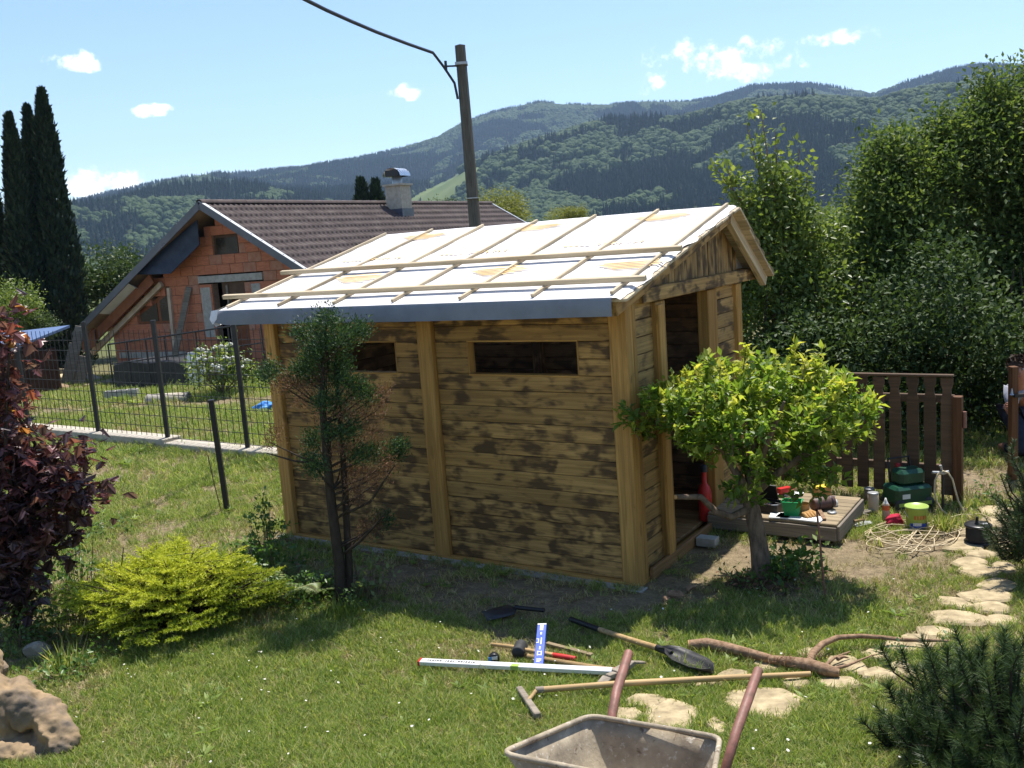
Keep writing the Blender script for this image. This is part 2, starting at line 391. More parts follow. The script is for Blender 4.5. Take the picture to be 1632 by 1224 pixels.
def link(name, me, parent=None, loc=None, rot=None):
    o = bpy.data.objects.new(name, me); COL.objects.link(o)
    if parent is not None: o.parent = parent
    if loc is not None: o.location = loc
    if rot is not None: o.rotation_euler = rot
    return o
def tag(o, label, cat, group=None, kind=None):
    if label: o['label'] = label
    if cat: o['category'] = cat
    if group: o['group'] = group
    if kind: o['kind'] = kind
    return o
def empty(name, loc, label, cat, rz=0, group=None):
    o = bpy.data.objects.new(name, None); COL.objects.link(o); o.location = loc; o.rotation_euler = (0, 0, rz); o.empty_display_size = .1
    return tag(o, label, cat, group)
def struct(o): o['kind'] = 'structure'; return o
_plank = {}
def plank(parent, mat, c, size, rot=None, name='plank', bevel=.004):
    """one board, long axis = local x; boards of one size share their mesh"""
    key = (tuple(round(x, 3) for x in size), mat, name)
    if key not in _plank:
        o = MB().box((0, 0, 0), size).build(name, mat, parent, min(bevel, min(size)*.25)); _plank[key] = o.data
    else: o = link(name, _plank[key], parent)
    o.location = c
    if rot is not None: o.rotation_euler = rot
    return o
def np_mesh(name, verts, faces, mat, parent=None, rnd=None, smooth=False, corners=None):
    """verts (n,3), faces (m,k) all with k corners"""
    me = bpy.data.meshes.new(name); verts = np.ascontiguousarray(verts, dtype=np.float32); faces = np.ascontiguousarray(faces, dtype=np.int32)
    me.vertices.add(len(verts)); me.vertices.foreach_set('co', verts.ravel())
    m, k = faces.shape
    me.loops.add(m*k); me.loops.foreach_set('vertex_index', faces.ravel())
    me.polygons.add(m); me.polygons.foreach_set('loop_start', np.arange(0, m*k, k, dtype=np.int32))
    me.polygons.foreach_set('loop_total', np.full(m, k, dtype=np.int32))
    if smooth: me.polygons.foreach_set('use_smooth', np.ones(m, dtype=bool))
    if rnd is not None:
        a = me.attributes.new('rnd', 'FLOAT', 'POINT'); a.data.foreach_set('value', np.ascontiguousarray(rnd, dtype=np.float32))
    me.update(calc_edges=True); me.materials.append(MATS[mat])
    if parent is False: return me
    return link(name, me, parent)
def unit(a): return a/np.maximum(np.linalg.norm(a, axis=-1, keepdims=True), 1e-9)
def rdir(n): return unit(rng.normal(size=(n, 3)))
def leaves(P, D, N, ln, wd, rnd, fold=.18):
    """folded leaf blades: base P, direction D, face normal N -> verts, tri faces, rnd"""
    n = len(P); D = unit(D); S = unit(np.cross(D, N)); N = np.cross(S, D)
    ln = np.broadcast_to(ln, (n,))[:, None]; wd = np.broadcast_to(wd, (n,))[:, None]
    v = np.stack([P, P+D*ln*.45+S*wd*.5+N*wd*fold, P+D*ln-N*ln*.08, P+D*ln*.45-S*wd*.5+N*wd*fold], 1).reshape(-1, 3)
    b = np.arange(n)[:, None]*4
    f = np.stack([b+[0, 1, 2], b+[0, 2, 3]], 1).reshape(-1, 3)
    return v, f, np.repeat(rnd, 4)
def needles(P, D, ln, wd, rnd):
    n = len(P); D = unit(D); S = unit(np.cross(D, rdir(n)))
    ln = np.broadcast_to(ln, (n,))[:, None]; wd = np.broadcast_to(wd, (n,))[:, None]
    v = np.stack([P-S*wd*.5, P+S*wd*.5, P+D*ln], 1).reshape(-1, 3)
    return v, np.arange(3*n).reshape(-1, 3), np.repeat(rnd, 3)
LOBES = np.array([(0, 0), (.16, .10), (.50, .02), (.30, .24), (.62, .45), (.28, .42), (.30, .62), (0, 1.0)])
def lobed(P, D, N, ln, rnd):
    """five-lobed palmate leaf"""
    n = len(P); D = unit(D); S = unit(np.cross(D, N)); N = np.cross(S, D); ln = np.broadcast_to(ln, (n,))[:, None]
    right = [P+S*ln*x+D*ln*y-N*ln*.22*x for x, y in LOBES]; left = [P-S*ln*x+D*ln*y-N*ln*.22*x for x, y in LOBES[1:-1]]
    v = np.stack(right+left, 1).reshape(-1, 3); k = 8+6; b = np.arange(n)[:, None]*k
    mid = [0, 7]
    tri = [(0, 1, 2), (0, 2, 3), (0, 3, 4), (0, 4, 5), (0, 5, 6), (0, 6, 7)]
    L = {1: 8, 2: 9, 3: 10, 4: 11, 5: 12, 6: 13, 0: 0, 7: 7}
    tri += [tuple(L[i] for i in t) for t in tri]
    f = np.stack([b+list(t) for t in tri], 1).reshape(-1, 3)
    return v, f, np.repeat(rnd, k)
def join(parts):
    vs, fs, rs, o = [], [], [], 0
    for v, f, r in parts: vs.append(v); fs.append(f+o); rs.append(r); o += len(v)
    return np.concatenate(vs), np.concatenate(fs), np.concatenate(rs)
def instancer(name, pts, rot, scl, idx, sources, kind='stuff'):
    """one 'stuff' object: geometry nodes put unlinked source meshes on points"""
    me = bpy.data.meshes.new(name); me.vertices.add(len(pts)); me.vertices.foreach_set('co', np.ascontiguousarray(pts, np.float32).ravel())
    for nm, ty, arr in (('rot', 'FLOAT_VECTOR', rot), ('scl', 'FLOAT_VECTOR', scl), ('idx', 'INT', idx)):
        a = me.attributes.new(nm, ty, 'POINT'); a.data.foreach_set('vector' if ty == 'FLOAT_VECTOR' else 'value', np.ascontiguousarray(arr, np.float32 if ty != 'INT' else np.int32).ravel())
    o = link(name, me); o['kind'] = kind
    ng = bpy.data.node_groups.new(name, 'GeometryNodeTree')
    ng.interface.new_socket('Geometry', in_out='INPUT', socket_type='NodeSocketGeometry'); ng.interface.new_socket('Geometry', in_out='OUTPUT', socket_type='NodeSocketGeometry')
    gi = ng.nodes.new('NodeGroupInput'); go = ng.nodes.new('NodeGroupOutput'); ip = ng.nodes.new('GeometryNodeInstanceOnPoints'); jn = ng.nodes.new('GeometryNodeJoinGeometry')
    for s in reversed(sources):
        oi = ng.nodes.new('GeometryNodeObjectInfo'); oi.inputs['Object'].default_value = s; oi.inputs['As Instance'].default_value = True
        ng.links.new(oi.outputs['Geometry'], jn.inputs[0])
    ip.inputs['Pick Instance'].default_value = True
    ng.links.new(gi.outputs[0], ip.inputs['Points']); ng.links.new(jn.outputs[0], ip.inputs['Instance'])
    for nm, ty, sock in (('rot', 'FLOAT_VECTOR', 'Rotation'), ('scl', 'FLOAT_VECTOR', 'Scale'), ('idx', 'INT', 'Instance Index')):
        na = ng.nodes.new('GeometryNodeInputNamedAttribute'); na.data_type = ty; na.inputs['Name'].default_value = nm
        ng.links.new(na.outputs['Attribute'], ip.inputs[sock])
    ng.links.new(ip.outputs[0], go.inputs[0])
    md = o.modifiers.new('scatter', 'NODES'); md.node_group = ng
    return o
def source(name, me): return bpy.data.objects.new(name, me)      # not linked: only seen through an instancer

# ------------------------------------------------------------------ value noise for terrain
def vnoise(x, y, seed=0):
    xi = np.floor(x).astype(int); yi = np.floor(y).astype(int); xf = x-xi; yf = y-yi
    def h(a, b):
        n = (a*374761393 + b*668265263 + seed*974711) & 0x7fffffff
        n = ((n ^ (n >> 13))*1274126177) & 0x7fffffff
        return ((n ^ (n >> 16)) & 0xffff)/65535.
    u = xf*xf*(3-2*xf); v = yf*yf*(3-2*yf)
    return (h(xi, yi)*(1-u)+h(xi+1, yi)*u)*(1-v)+(h(xi, yi+1)*(1-u)+h(xi+1, yi+1)*u)*v
def fbm(x, y, o=4, seed=0):
    s = 0; a = .5; t = 0
    for k in range(o): s = s+a*vnoise(x*2**k, y*2**k, seed+k); t += a; a *= .5
    return s/t
def project(P):
    d = np.asarray(P)-CO; z = d@CF
    return 816+F_PX*(d@CR)/z, 612-F_PX*(d@CU)/z

# ------------------------------------------------------------------ ground sheet
def make_ground():
    xs = np.concatenate([-np.geomspace(8, 3600, 26)[::-1], np.linspace(-7.8, 8, 90), np.geomspace(8.3, 3600, 26)])
    ys = np.concatenate([[-400, -120, -30, -10], np.linspace(-3, 16, 96), np.geomspace(16.3, 4300, 40)])
    X, Y = np.meshgrid(xs, ys)
    Z = gz(X, Y)-0.02 + np.where((Y > -3) & (Y < 16), .018*(fbm(X*1.7, Y*1.7, 3, 3)-.5), 0)
    n, m = X.shape; i = np.arange(n*m).reshape(n, m)
    f = np.stack([i[:-1, :-1], i[:-1, 1:], i[1:, 1:], i[1:, :-1]], -1).reshape(-1, 4)
    return struct(np_mesh('ground', np.stack([X, Y, Z], -1).reshape(-1, 3), f, 'garden_ground', None, None, True))
make_ground()

# ------------------------------------------------------------------ hills and their woods
SIL = [(-300, 380), (0, 335), (115, 316), (200, 295), (290, 277), (340, 272), (450, 266), (520, 261), (600, 246), (660, 230), (700, 217), (740, 192), (790, 177), (860, 161),
       (930, 167), (1010, 162), (1100, 160), (1140, 152), (1200, 131), (1290, 128), (1330, 133), (1390, 143), (1440, 126), (1500, 111), (1560, 101), (1632, 103), (1800, 120), (2000, 150)]
_d = np.array([ray(*p) for p in SIL]); SAZ = np.arctan2(_d[:, 0], _d[:, 1]); SEL = np.arctan2(_d[:, 2], np.hypot(_d[:, 0], _d[:, 1]))
def hillz(az, r):
    Rr = 2350+180*np.sin(az*5+1)
    H = Rr*np.tan(np.interp(az, SAZ, SEL))-12
    x = r*np.sin(az); y = r*np.cos(az)
    s = np.clip((r-720)/(Rr-720), 0, 1.35)
    base = np.where(s <= 1, s**1.12, 1-.55*(s-1)/.35)
    z = -9 + (H+9)*base
    spur = (fbm(x/330+7, y/330, 4, 11)-.5)*150*np.clip(np.sin(np.pi*np.clip(s, 0, 1)), 0, 1)**.8
    azf = np.interp(az, SAZ[[8, 11, 14, 17, 21, 26]], [0, 52, 74, 58, 42, 20])
    foot = azf*np.exp(-((r-1180)/230)**2)*(.75+.5*fbm(x/160, y/160, 3, 5))
    left = np.interp(az, SAZ[[0, 2, 6, 9]], [45, 38, 22, 0])*np.exp(-((r-1050)/200)**2)*(.7+.6*fbm(x/140, y/140, 3, 9))
    return z+spur+foot+left
MEADOW = [(628, 330), (668, 303), (712, 283), (748, 264), (775, 258), (772, 268), (752, 285), (730, 300), (712, 330)]
MEADOW2 = [(866, 262), (905, 248), (960, 240), (955, 252), (905, 262)]
def inpoly(x, y, poly):
    c = np.zeros(x.shape, bool); n = len(poly)
    for i in range(n):
        x0, y0 = poly[i]; x1, y1 = poly[(i+1) % n]
        c ^= ((y0 > y) != (y1 > y)) & (x < (x1-x0)*(y-y0)/(y1-y0+1e-9)+x0)
    return c
def make_hills():
    az = np.linspace(SAZ[0], SAZ[-1], 300); r = np.concatenate([np.linspace(690, 2700, 110), np.linspace(2720, 3300, 12)])
    A, Rr = np.meshgrid(az, r); Z = hillz(A, Rr); Z[0] -= 12
    P = np.stack([Rr*np.sin(A), Rr*np.cos(A), Z], -1).reshape(-1, 3)
    n, m = A.shape; i = np.arange(n*m).reshape(n, m)
    f = np.stack([i[:-1, :-1], i[:-1, 1:], i[1:, 1:], i[1:, :-1]], -1).reshape(-1, 4)
    o = np_mesh('hills', P, f, 'hill_soil', None, None, True)
    px, py = project(P); md = inpoly(px, py, MEADOW) | inpoly(px, py, MEADOW2)
    a = o.data.attributes.new('meadow', 'FLOAT', 'POINT'); a.data.foreach_set('value', md.astype(np.float32))
    struct(o)
make_hills()
def blob_tree(seed, h=1.0):
    bm = bmesh.new(); bmesh.ops.create_icosphere(bm, subdivisions=3, radius=.5)
    r = np.random.default_rng(seed); cs = unit(r.normal(size=(46, 3)))
    for v in bm.verts:
        n = np.array(v.co.normalized()); k = np.max(cs@n); f = .66+.40*max(0, (k-.80)/.20)
        v.co = Vector(n*f*.56); v.co.z = v.co.z*1.05+.48
    me = bpy.data.meshes.new('broadleaf_source'); bm.to_mesh(me); bm.free(); me.materials.append(MATS['broadleaf_far']); return me
def cone_tree(seed):
    r = np.random.default_rng(seed); vs, fs = [], []
    for L in range(6):
        z0 = .06+.15*L; z1 = z0+.26; rad = .21*(1-L/6.4); o = len(vs); n = 9
        for k in range(n):
            a = 2*math.pi*k/n+L; q = rad*(1+.35*r.uniform(-1, 1)); vs.append((q*math.cos(a), q*math.sin(a), z0+.05*r.uniform(-1, 1)))
        vs.append((0, 0, z1)); fs += [(o+k, o+(k+1) % n, o+n) for k in range(n)]
    me = bpy.data.meshes.new('spruce_source'); me.from_pydata(vs, [], fs); me.materials.append(MATS['spruce_far']); return me
def make_forest():
    n = 150000
    az = rng.uniform(SAZ[0]+.05, SAZ[-1]-.05, n); r = np.sqrt(rng.uniform(740**2, 2640**2, n))
    x = r*np.sin(az); y = r*np.cos(az); z = hillz(az, r); P = np.stack([x, y, z], -1); px, py = project(P+np.array([0, 0, 4]))
    # thin the far side and the meadow
    keep = ~(inpoly(px, py, MEADOW) | inpoly(px, py, MEADOW2))
    Rr = 2350+180*np.sin(az*5+1); s = (r-720)/(Rr-720); keep &= s < 1.06
    sp = .45+.8*(fbm(x/210, y/210, 5, 21)-.45)+.30*(vnoise(x/35, y/35, 2)-.5) + .10*np.clip(s-.35, -.3, .5) - .22*np.exp(-((az-SAZ[13])/.10)**2)*np.clip((s-.62)*3, 0, 1) - .10*np.exp(-((r-1180)/260)**2)*np.interp(az, SAZ[[6, 9]], [0, 1])
    spruce = (sp > .455)
    for nm, sel, srcs, hs, lab in (('spruce_forest', spruce & keep, [source('spruce_source', cone_tree(k)) for k in range(3)], (9, 16), 'dark spruce woods covering the upper slopes of the hills'),
                                   ('broadleaf_forest', ~spruce & keep, [source('broadleaf_source', blob_tree(k)) for k in range(4)], (5.5, 9.5), 'lighter green broadleaf woods on the lower slopes of the hills')):
        k = np.where(sel)[0]; m = len(k); h = rng.uniform(hs[0], hs[1], m)
        if nm == 'broadleaf_forest':                             # orchards and copses of the valley floor as well
            a2 = rng.uniform(SAZ[0], SAZ[-1], 700); r2 = rng.uniform(150, 760, 700)
            Q = np.stack([r2*np.sin(a2), r2*np.cos(a2), gz(r2*np.sin(a2), r2*np.cos(a2))], -1); P2 = np.concatenate([P[k], Q]); h = np.concatenate([h, rng.uniform(4, 8, 700)]); m += 700
        else: P2 = P[k]
        w = rng.uniform(.8, 1.15, m)*(1.0 if nm == 'spruce_forest' else 1.0)
        o = instancer(nm, P2-np.array([0, 0, .5]), np.stack([rng.uniform(-.05, .05, m), rng.uniform(-.05, .05, m), rng.uniform(0, 6.28, m)], -1), np.stack([h*w, h*w, h], -1), rng.integers(0, len(srcs), m), srcs)
        tag(o, lab, 'forest')
make_forest()

# ------------------------------------------------------------------ haze: one even box of air round everything
def make_haze():
    o = MB().box((0, 1450, 215), (8200, 4600, 490)).build('haze', 'mortar'); o.data.materials.clear()
    t = NT('haze_air'); vol = t.n('ShaderNodeVolumePrincipled'); vol.inputs['Color'].default_value = (.50, .71, 1.0, 1); vol.inputs['Density'].default_value = HAZE
    vol.inputs['Anisotropy'].default_value = 0.3
    t.l(vol.outputs[0], t.out.inputs['Volume']); o.data.materials.append(t.m); o['kind'] = 'stuff'; o['label'] = 'thin blue summer haze in the valley air'; o['category'] = 'haze'
HAZE = 0.00013
make_haze()

# ------------------------------------------------------------------ the garden shed
SX, SY, SYAW, SL, SW = 0.8121, 6.5034, 0.581, 3.582, 2.3514     # front corner, turn, length, width
def shed_world(x, y, z):
    c, s = math.cos(-SYAW), math.sin(-SYAW)
    return V(SX+x*c-y*s, SY+x*s+y*c, z)
def roof_z(v): return 2.095+(v+.38)*(2.665-2.095)/2.24 if v <= 1.86 else 2.665-(v-1.86)*(2.665-2.05)/.9
def make_shed():
    sh = empty('garden_shed', (SX, SY, 0), 'unfinished garden shed of flame-charred boards with white sheeted roof', 'shed', -SYAW)
    rh = .125
    # sill frame the walls stand on
    for (x0, x1, y0, y1) in ((-SL, 0, .0, .12), (-SL, 0, SW-.12, SW)):
        plank(sh, 'charred_post', ((x0+x1)/2, (y0+y1)/2, -.03), (x1-x0-.002, y1-y0, .08), name='sill')
    for x in (-.06, -SL+.06): plank(sh, 'charred_post', (x, SW/2, -.03), (SW-.244, .12, .08), (0, 0, R(90)), 'sill')
    plank(sh, 'floor_wood', (.012, SW/2+.02, .025), (SW-.30, .03, .09), (0, 0, R(90)), 'edge_board')
    # floor boards
    for k in range(18):
        w = (SW-.16)/18; plank(sh, 'floor_wood', (-SL/2, .08+w*(k+.5), .045+.002*random.random()), (SL-.16, w-.005, .03), name='floor_board')
    # long front wall: boards between posts, the window openings left free
    bays = ((-1.70, -.145, -1.38, -.42), (-3.45, -1.85, -3.07, -2.11))
    for x0, x1, w0, w1 in bays:
        for k in range(16):
            z = .012+rh*(k+.5)
            segs = [(x0, w0), (w1, x1)] if k in (12, 13) else [(x0, x1)]
            for a, b in segs:
                dy = random.uniform(-.003, .003)
                plank(sh, 'charred_board', ((a+b)/2, .052+dy, z), (b-a-.002, .024, rh-.003), (random.uniform(-.014, .014), 0, 0), bevel=.004)
        for zz in (1.506, 1.768):                                # window lining
            plank(sh, 'charred_post', ((w0+w1)/2, .078, zz), (w1-w0+.02, .085, .014), name='window_lining')
        for xx in (w0-.004, w1+.004): plank(sh, 'charred_post', (xx, .078, 1.637), (.25, .085, .014), (0, R(90), 0), 'window_lining')
    # posts of the long wall
    for x, w in ((-.07, .14), (-1.775, .145), (-SL+.066, .132)):
        plank(sh, 'charred_post', (x, .05, 1.02), (2.03, .10, w), (0, R(90), 0), 'post', .006)
    plank(sh, 'charred_post', (-.05, .13, 1.02), (2.03, .058, .10), (0, R(90), 0), 'post', .005)
    # gable (door) side, plane x = 0
    def gv(y0, y1, n, mat, x=-.045):
        for k in range(n):
            plank(sh, mat, (x+random.uniform(-.003, .003), (y0+y1)/2, .012+rh*(k+.5)), (y1-y0-.002, .024, rh-.006), (random.uniform(-.012, .012), 0, R(90)), bevel=.003)
    gv(.162, .50, 16, 'charred_light'); gv(1.74, 2.23, 16, 'charred_light')
    for y, w in ((.585, .17), (1.64, .20), (2.29, .12)): plank(sh, 'charred_post', (-.048, y, 1.0), (1.985, w, .10), (0, R(90), 0), 'post', .006)
    plank(sh, 'charred_post', (.012, .545, 1.02), (1.9, .09, .03), (0, R(90), 0), 'door_trim')
    # tie beam, sticking out at the back to carry the short roof side
    plank(sh, 'charred_light', (-.03, 1.47, 2.055), (2.46, .12, .105), (0, 0, R(90)), 'tie_beam', .006)
    plank(sh, 'charred_post', (-.045, .245, 2.03), (.43, .09, .05), (0, 0, R(90)), 'wall_plate')
    # vertical gable boards above the beam
    y = .36; k = 0
    while y < 2.3:
        w = .118; y1 = min(y+w, 2.33)
        za = min(roof_z(y), roof_z(y1))-.09; zb = 2.108
        if za-zb > .03:
            dx = random.uniform(-.004, .004)
            t0, t1 = roof_z(y)-.085, roof_z(y1-.005)-.085
            m = MB(); m.prism([V(-.052+dx, y, zb), V(-.052+dx, y1-.005, zb), V(-.052+dx, y1-.005, t1), V(-.052+dx, y, t0)] if not (y < 1.86 < y1) else
                              [V(-.052+dx, y, zb), V(-.052+dx, y1-.005, zb), V(-.052+dx, y1-.005, t1), V(-.052+dx, 1.86, roof_z(1.86)-.085), V(-.052+dx, y, t0)], (.022, 0, 0))
            # grain runs along the local x axis, so the board is turned on its side
            o = m.build('plank', 'charred_gable', None)
            rotm = Matrix.Rotation(R(90), 4, 'Y'); o.data.transform(rotm.inverted()); o.parent = sh; o.rotation_euler = (0, R(90), 0)
        y += w; k += 1
    # back and far side walls, boarded inside
    for k in range(16):
        z = .075+rh*(k+.5)
        plank(sh, 'charred_inside', (-SL/2, SW-.05, z), (SL-.16, .024, rh-.006)); plank(sh, 'charred_inside', (-SL+.05, SW/2, z), (SW-.16, .024, rh-.006), (0, 0, R(90)))
    plank(sh, 'charred_inside', (-.03-.75, SW-.10, 1.0), (1.98, .10, .10), (0, R(90), 0), 'post'); plank(sh, 'charred_inside', (-2.1, SW-.10, 1.0), (1.98, .10, .10), (0, R(90), 0), 'post')
    MB().box((-SL/2, SW-.025, 1.05), (SL-.2, .012, 2.06)).build('light_stop_sheet', 'charred_inside', sh); MB().box((-SL+.025, SW/2, 1.05), (.012, SW-.2, 2.06)).build('light_stop_sheet', 'charred_inside', sh)  # backing sheets added to stop daylight leaking through the board gaps
    # rafters: verge pairs and the ones inside
    for x in (-.02, -1.2, -2.4, -3.56):
        xx = x+(.10 if x == -.02 else 0)
        for y0, y1 in ((-.34, 1.85), (1.87, 2.74)):
            a, b = V(xx, y0, roof_z(y0)-.085), V(xx, y1, roof_z(y1)-.085)
            d = b-a; o = plank(sh, 'charred_light' if x == -.02 and y0 < 0 else 'raw_wood', (a+b)/2, (d.length, .055, .10), name='rafter')
            o.rotation_euler = (0, -math.atan2(d.z, d.y), 0); o.rotation_euler = Matrix(((0, 1, 0), (math.cos(math.atan2(d.z, d.y)), 0, -math.sin(math.atan2(d.z, d.y))), (math.sin(math.atan2(d.z, d.y)), 0, math.cos(math.atan2(d.z, d.y))))).to_euler()
    # roof boarding (two slopes) under the sheet
    for y0, y1, nb in ((-.36, 1.855, 16), (1.865, 2.76, 7)):
        sl = math.atan2(roof_z(y1)-roof_z(y0), y1-y0)
        for k in range(nb):
            a = y0+(y1-y0)*(k+.5)/nb; w = (y1-y0)/nb/math.cos(sl)
            plank(sh, 'raw_wood', (-1.73+random.uniform(-.012, .012), a, roof_z(a)-.024), (3.82, w-.004, .022), (sl, 0, 0), 'roof_board')
    # membrane: wrinkled sheet over both slopes, ragged at the verge, folded down over the eave
    xs = np.linspace(-3.70, .165, 120); ys = np.concatenate([np.linspace(-.385, 1.86, 46), np.linspace(1.9, 2.775, 12)])
    X, Y = np.meshgrid(xs, ys)
    Z = np.vectorize(roof_z)(Y)+.004+.006*fbm(X*2.2, Y*7, 3, 4)+.006*np.clip(np.sin(Y*9.3+1.2), 0, 1)*fbm(X*3, Y*2, 2, 8)
    Z = Z+.022*np.clip((Y-.60)/.03, 0, 1)*np.clip((1.0-Y)/.4, 0, 1)*(.25+1.1*np.clip(np.sin(X*10.2-1.1), 0, 1)*fbm(X*1.5, Y*0, 2, 12))+.014*np.clip((.02-np.abs(Y+.05))/.02, 0, 1)*fbm(X*4, Y*0, 2, 14)
    edge = fbm(Y*7, Y*0+3, 3, 6)*.10-.04; X[:, -1] += edge[:, -1]; X[:, -2] += edge[:, -2]*.5; X[:, 0] += (edge[:, 0]*.3)
    Z[:, -1] -= .014; Z[0] -= .002
    n, m = X.shape; i = np.arange(n*m).reshape(n, m)
    f = np.stack([i[:-1, :-1], i[:-1, 1:], i[1:, 1:], i[1:, :-1]], -1).reshape(-1, 4)
    mem = np_mesh('roof_membrane', np.stack([X, Y, Z], -1).reshape(-1, 3), f, 'roof_membrane', sh, None, True); mem['label'] = 'white roof underlay sheet blazing in the sun'
    # valance: the sheet's grey side hanging over the eave
    xs = np.linspace(-3.70, .10, 100); rows = np.array([0, .012, .03, .06, .09, .125]); XX, D = np.meshgrid(xs, rows)
    YY = -.388-.010*np.minimum(1, D/.02)+.024*(fbm(XX*2.2, D*14, 3, 2)-.5)*D/.1; ZZ = 2.10-D-.006*(fbm(XX*1.3, D*0, 2, 9)-.5)*D/.1
    left = XX < -3.60; YY = np.where(left, YY-.05*(-3.60-XX)/.1*D/.12, YY); ZZ = np.where(left, ZZ+.03*(-3.60-XX)/.1*D/.12, ZZ)
    n, m = XX.shape; i = np.arange(n*m).reshape(n, m); f = np.stack([i[:-1, :-1], i[:-1, 1:], i[1:, 1:], i[1:, :-1]], -1).reshape(-1, 4)
    val = np_mesh('valance', np.stack([XX, YY, ZZ], -1).reshape(-1, 3), f, 'membrane_underside', sh, None, True); val['label'] = 'grey strip of roof sheet folded down over the eave'
    cur = MB(); pts = []
    for t in np.linspace(0, 1, 9):
        a = t*2.6; pts.append(V(-3.69-.075*math.sin(a), 0, 2.045+.065*math.cos(a)-.03*t))
    vs = [V(p.x, -.395, p.z) for p in pts]+[V(p.x+.01, -.30, p.z+.025) for p in pts]
    cur.add(vs, [(k, k+1, k+10, k+9) for k in range(8)], True); cur.build('curled_corner', 'membrane_white', sh)
    fl = MB(); fl.add([V(-3.735, -.42, 2.10), V(-3.64, -.425, 2.11), V(-3.655, -.44, 2.03), V(-3.70, -.45, 1.985), V(-3.745, -.44, 2.03)], [(0, 1, 2, 3, 4)]); fl.build('curled_flap', 'membrane_white', sh)
    # counter battens up the slope and the two cross battens
    sl = math.atan2(2.665-2.095, 2.24)
    up = Matrix(((0, -1, 0), (math.cos(sl), 0, -math.sin(sl)), (math.sin(sl), 0, math.cos(sl)))).to_euler()
    for k in range(7):
        x = -3.62+.617*k
        for y0, y1 in ((-.345, .62), (.62, 1.845)):
            ym = (y0+y1)/2; dx = random.uniform(-.008, .008)
            plank(sh, 'raw_wood', (x+dx, ym, roof_z(ym)+.022), ((y1-y0)/math.cos(sl)-.004, .024, .022), up, 'counter_batten', .002)
    for y, x0, x1 in ((-.16, -3.86, .24), (.50, -3.80, .225)):
        plank(sh, 'raw_wood', ((x0+x1)/2, y, roof_z(y)+.052), (x1-x0, .040, .036), (sl, 0, 0), 'cross_batten', .003)
    # printed marks on the sheet: orange wave emblems and lines of lettering
    def onroof(x, y, dz=.020): return V(x, y, roof_z(y)+dz)
    def emblem(cx, cy):
        em = MB()
        for r_ in range(6):
            y0 = cy-.10+.037*r_; xa = cx-.22+.05*abs(r_-4); xb = cx+.36-.05*abs(r_-3)
            xs_ = np.linspace(xa, xb, 9); P = []
            for q in xs_: P.append((q, y0+.010*math.sin((q-cx)*9)))
            vs_ = [onroof(a, b) for a, b in P]+[onroof(a, b+.020) for a, b in P]
            em.add(vs_, [(j, j+1, j+10, j+9) for j in range(8)])
        return em.build('printed_emblem', 'membrane_print', mem)
    for cx, cy in ((-3.02, 1.60), (-1.72, 1.60), (-.48, 1.60), (-2.75, .30), (-1.30, .30), (-.16, .28)): emblem(cx, cy)
    r3 = random.Random(3)
    def lettering(x, y, n):                                       # too blown out in the photo to read: bars and slanted strokes
        lt = MB(); xx = x
        for j in range(5):
            w_ = .05; vs_ = [onroof(xx, y), onroof(xx+w_*.8, y), onroof(xx+w_*.8, y+.03), onroof(xx, y+.03)]; lt.add(vs_, [(0, 1, 2, 3)]); xx += w_
        xx += .06
        for j in range(n):
            h = .06; s_ = r3.choice((-.02, .02, 0)); vs_ = [onroof(xx, y-.01), onroof(xx+.018, y-.01), onroof(xx+.018+s_, y+h), onroof(xx+s_, y+h)]; lt.add(vs_, [(0, 1, 2, 3)])
            if r3.random() < .6: lt.add([onroof(xx, y+h*.5), onroof(xx+.05, y+h*.5), onroof(xx+.05, y+h*.72), onroof(xx, y+h*.72)], [(0, 1, 2, 3)])
            xx += .062
        return lt.build('printed_lettering', 'membrane_print', mem)
    for x in (-3.36, -2.20, -.95): lettering(x, .86, 7)
    # pale wind sheet at the back of the gable, seen under the short slope
    m = MB(); m.prism([V(-.075, 2.0, 2.115), V(-.075, 2.62, 2.115), V(-.075, 2.36, 2.27), V(-.075, 1.98, 2.5)], (.004, 0, 0)); m.build('wind_sheet', 'membrane_white', sh)
    # dark concrete strip under the long wall
    plank(sh, 'concrete', (-SL/2, -.03, -.045), (SL+.1, .10, .07), name='footing')
    return sh
make_shed()

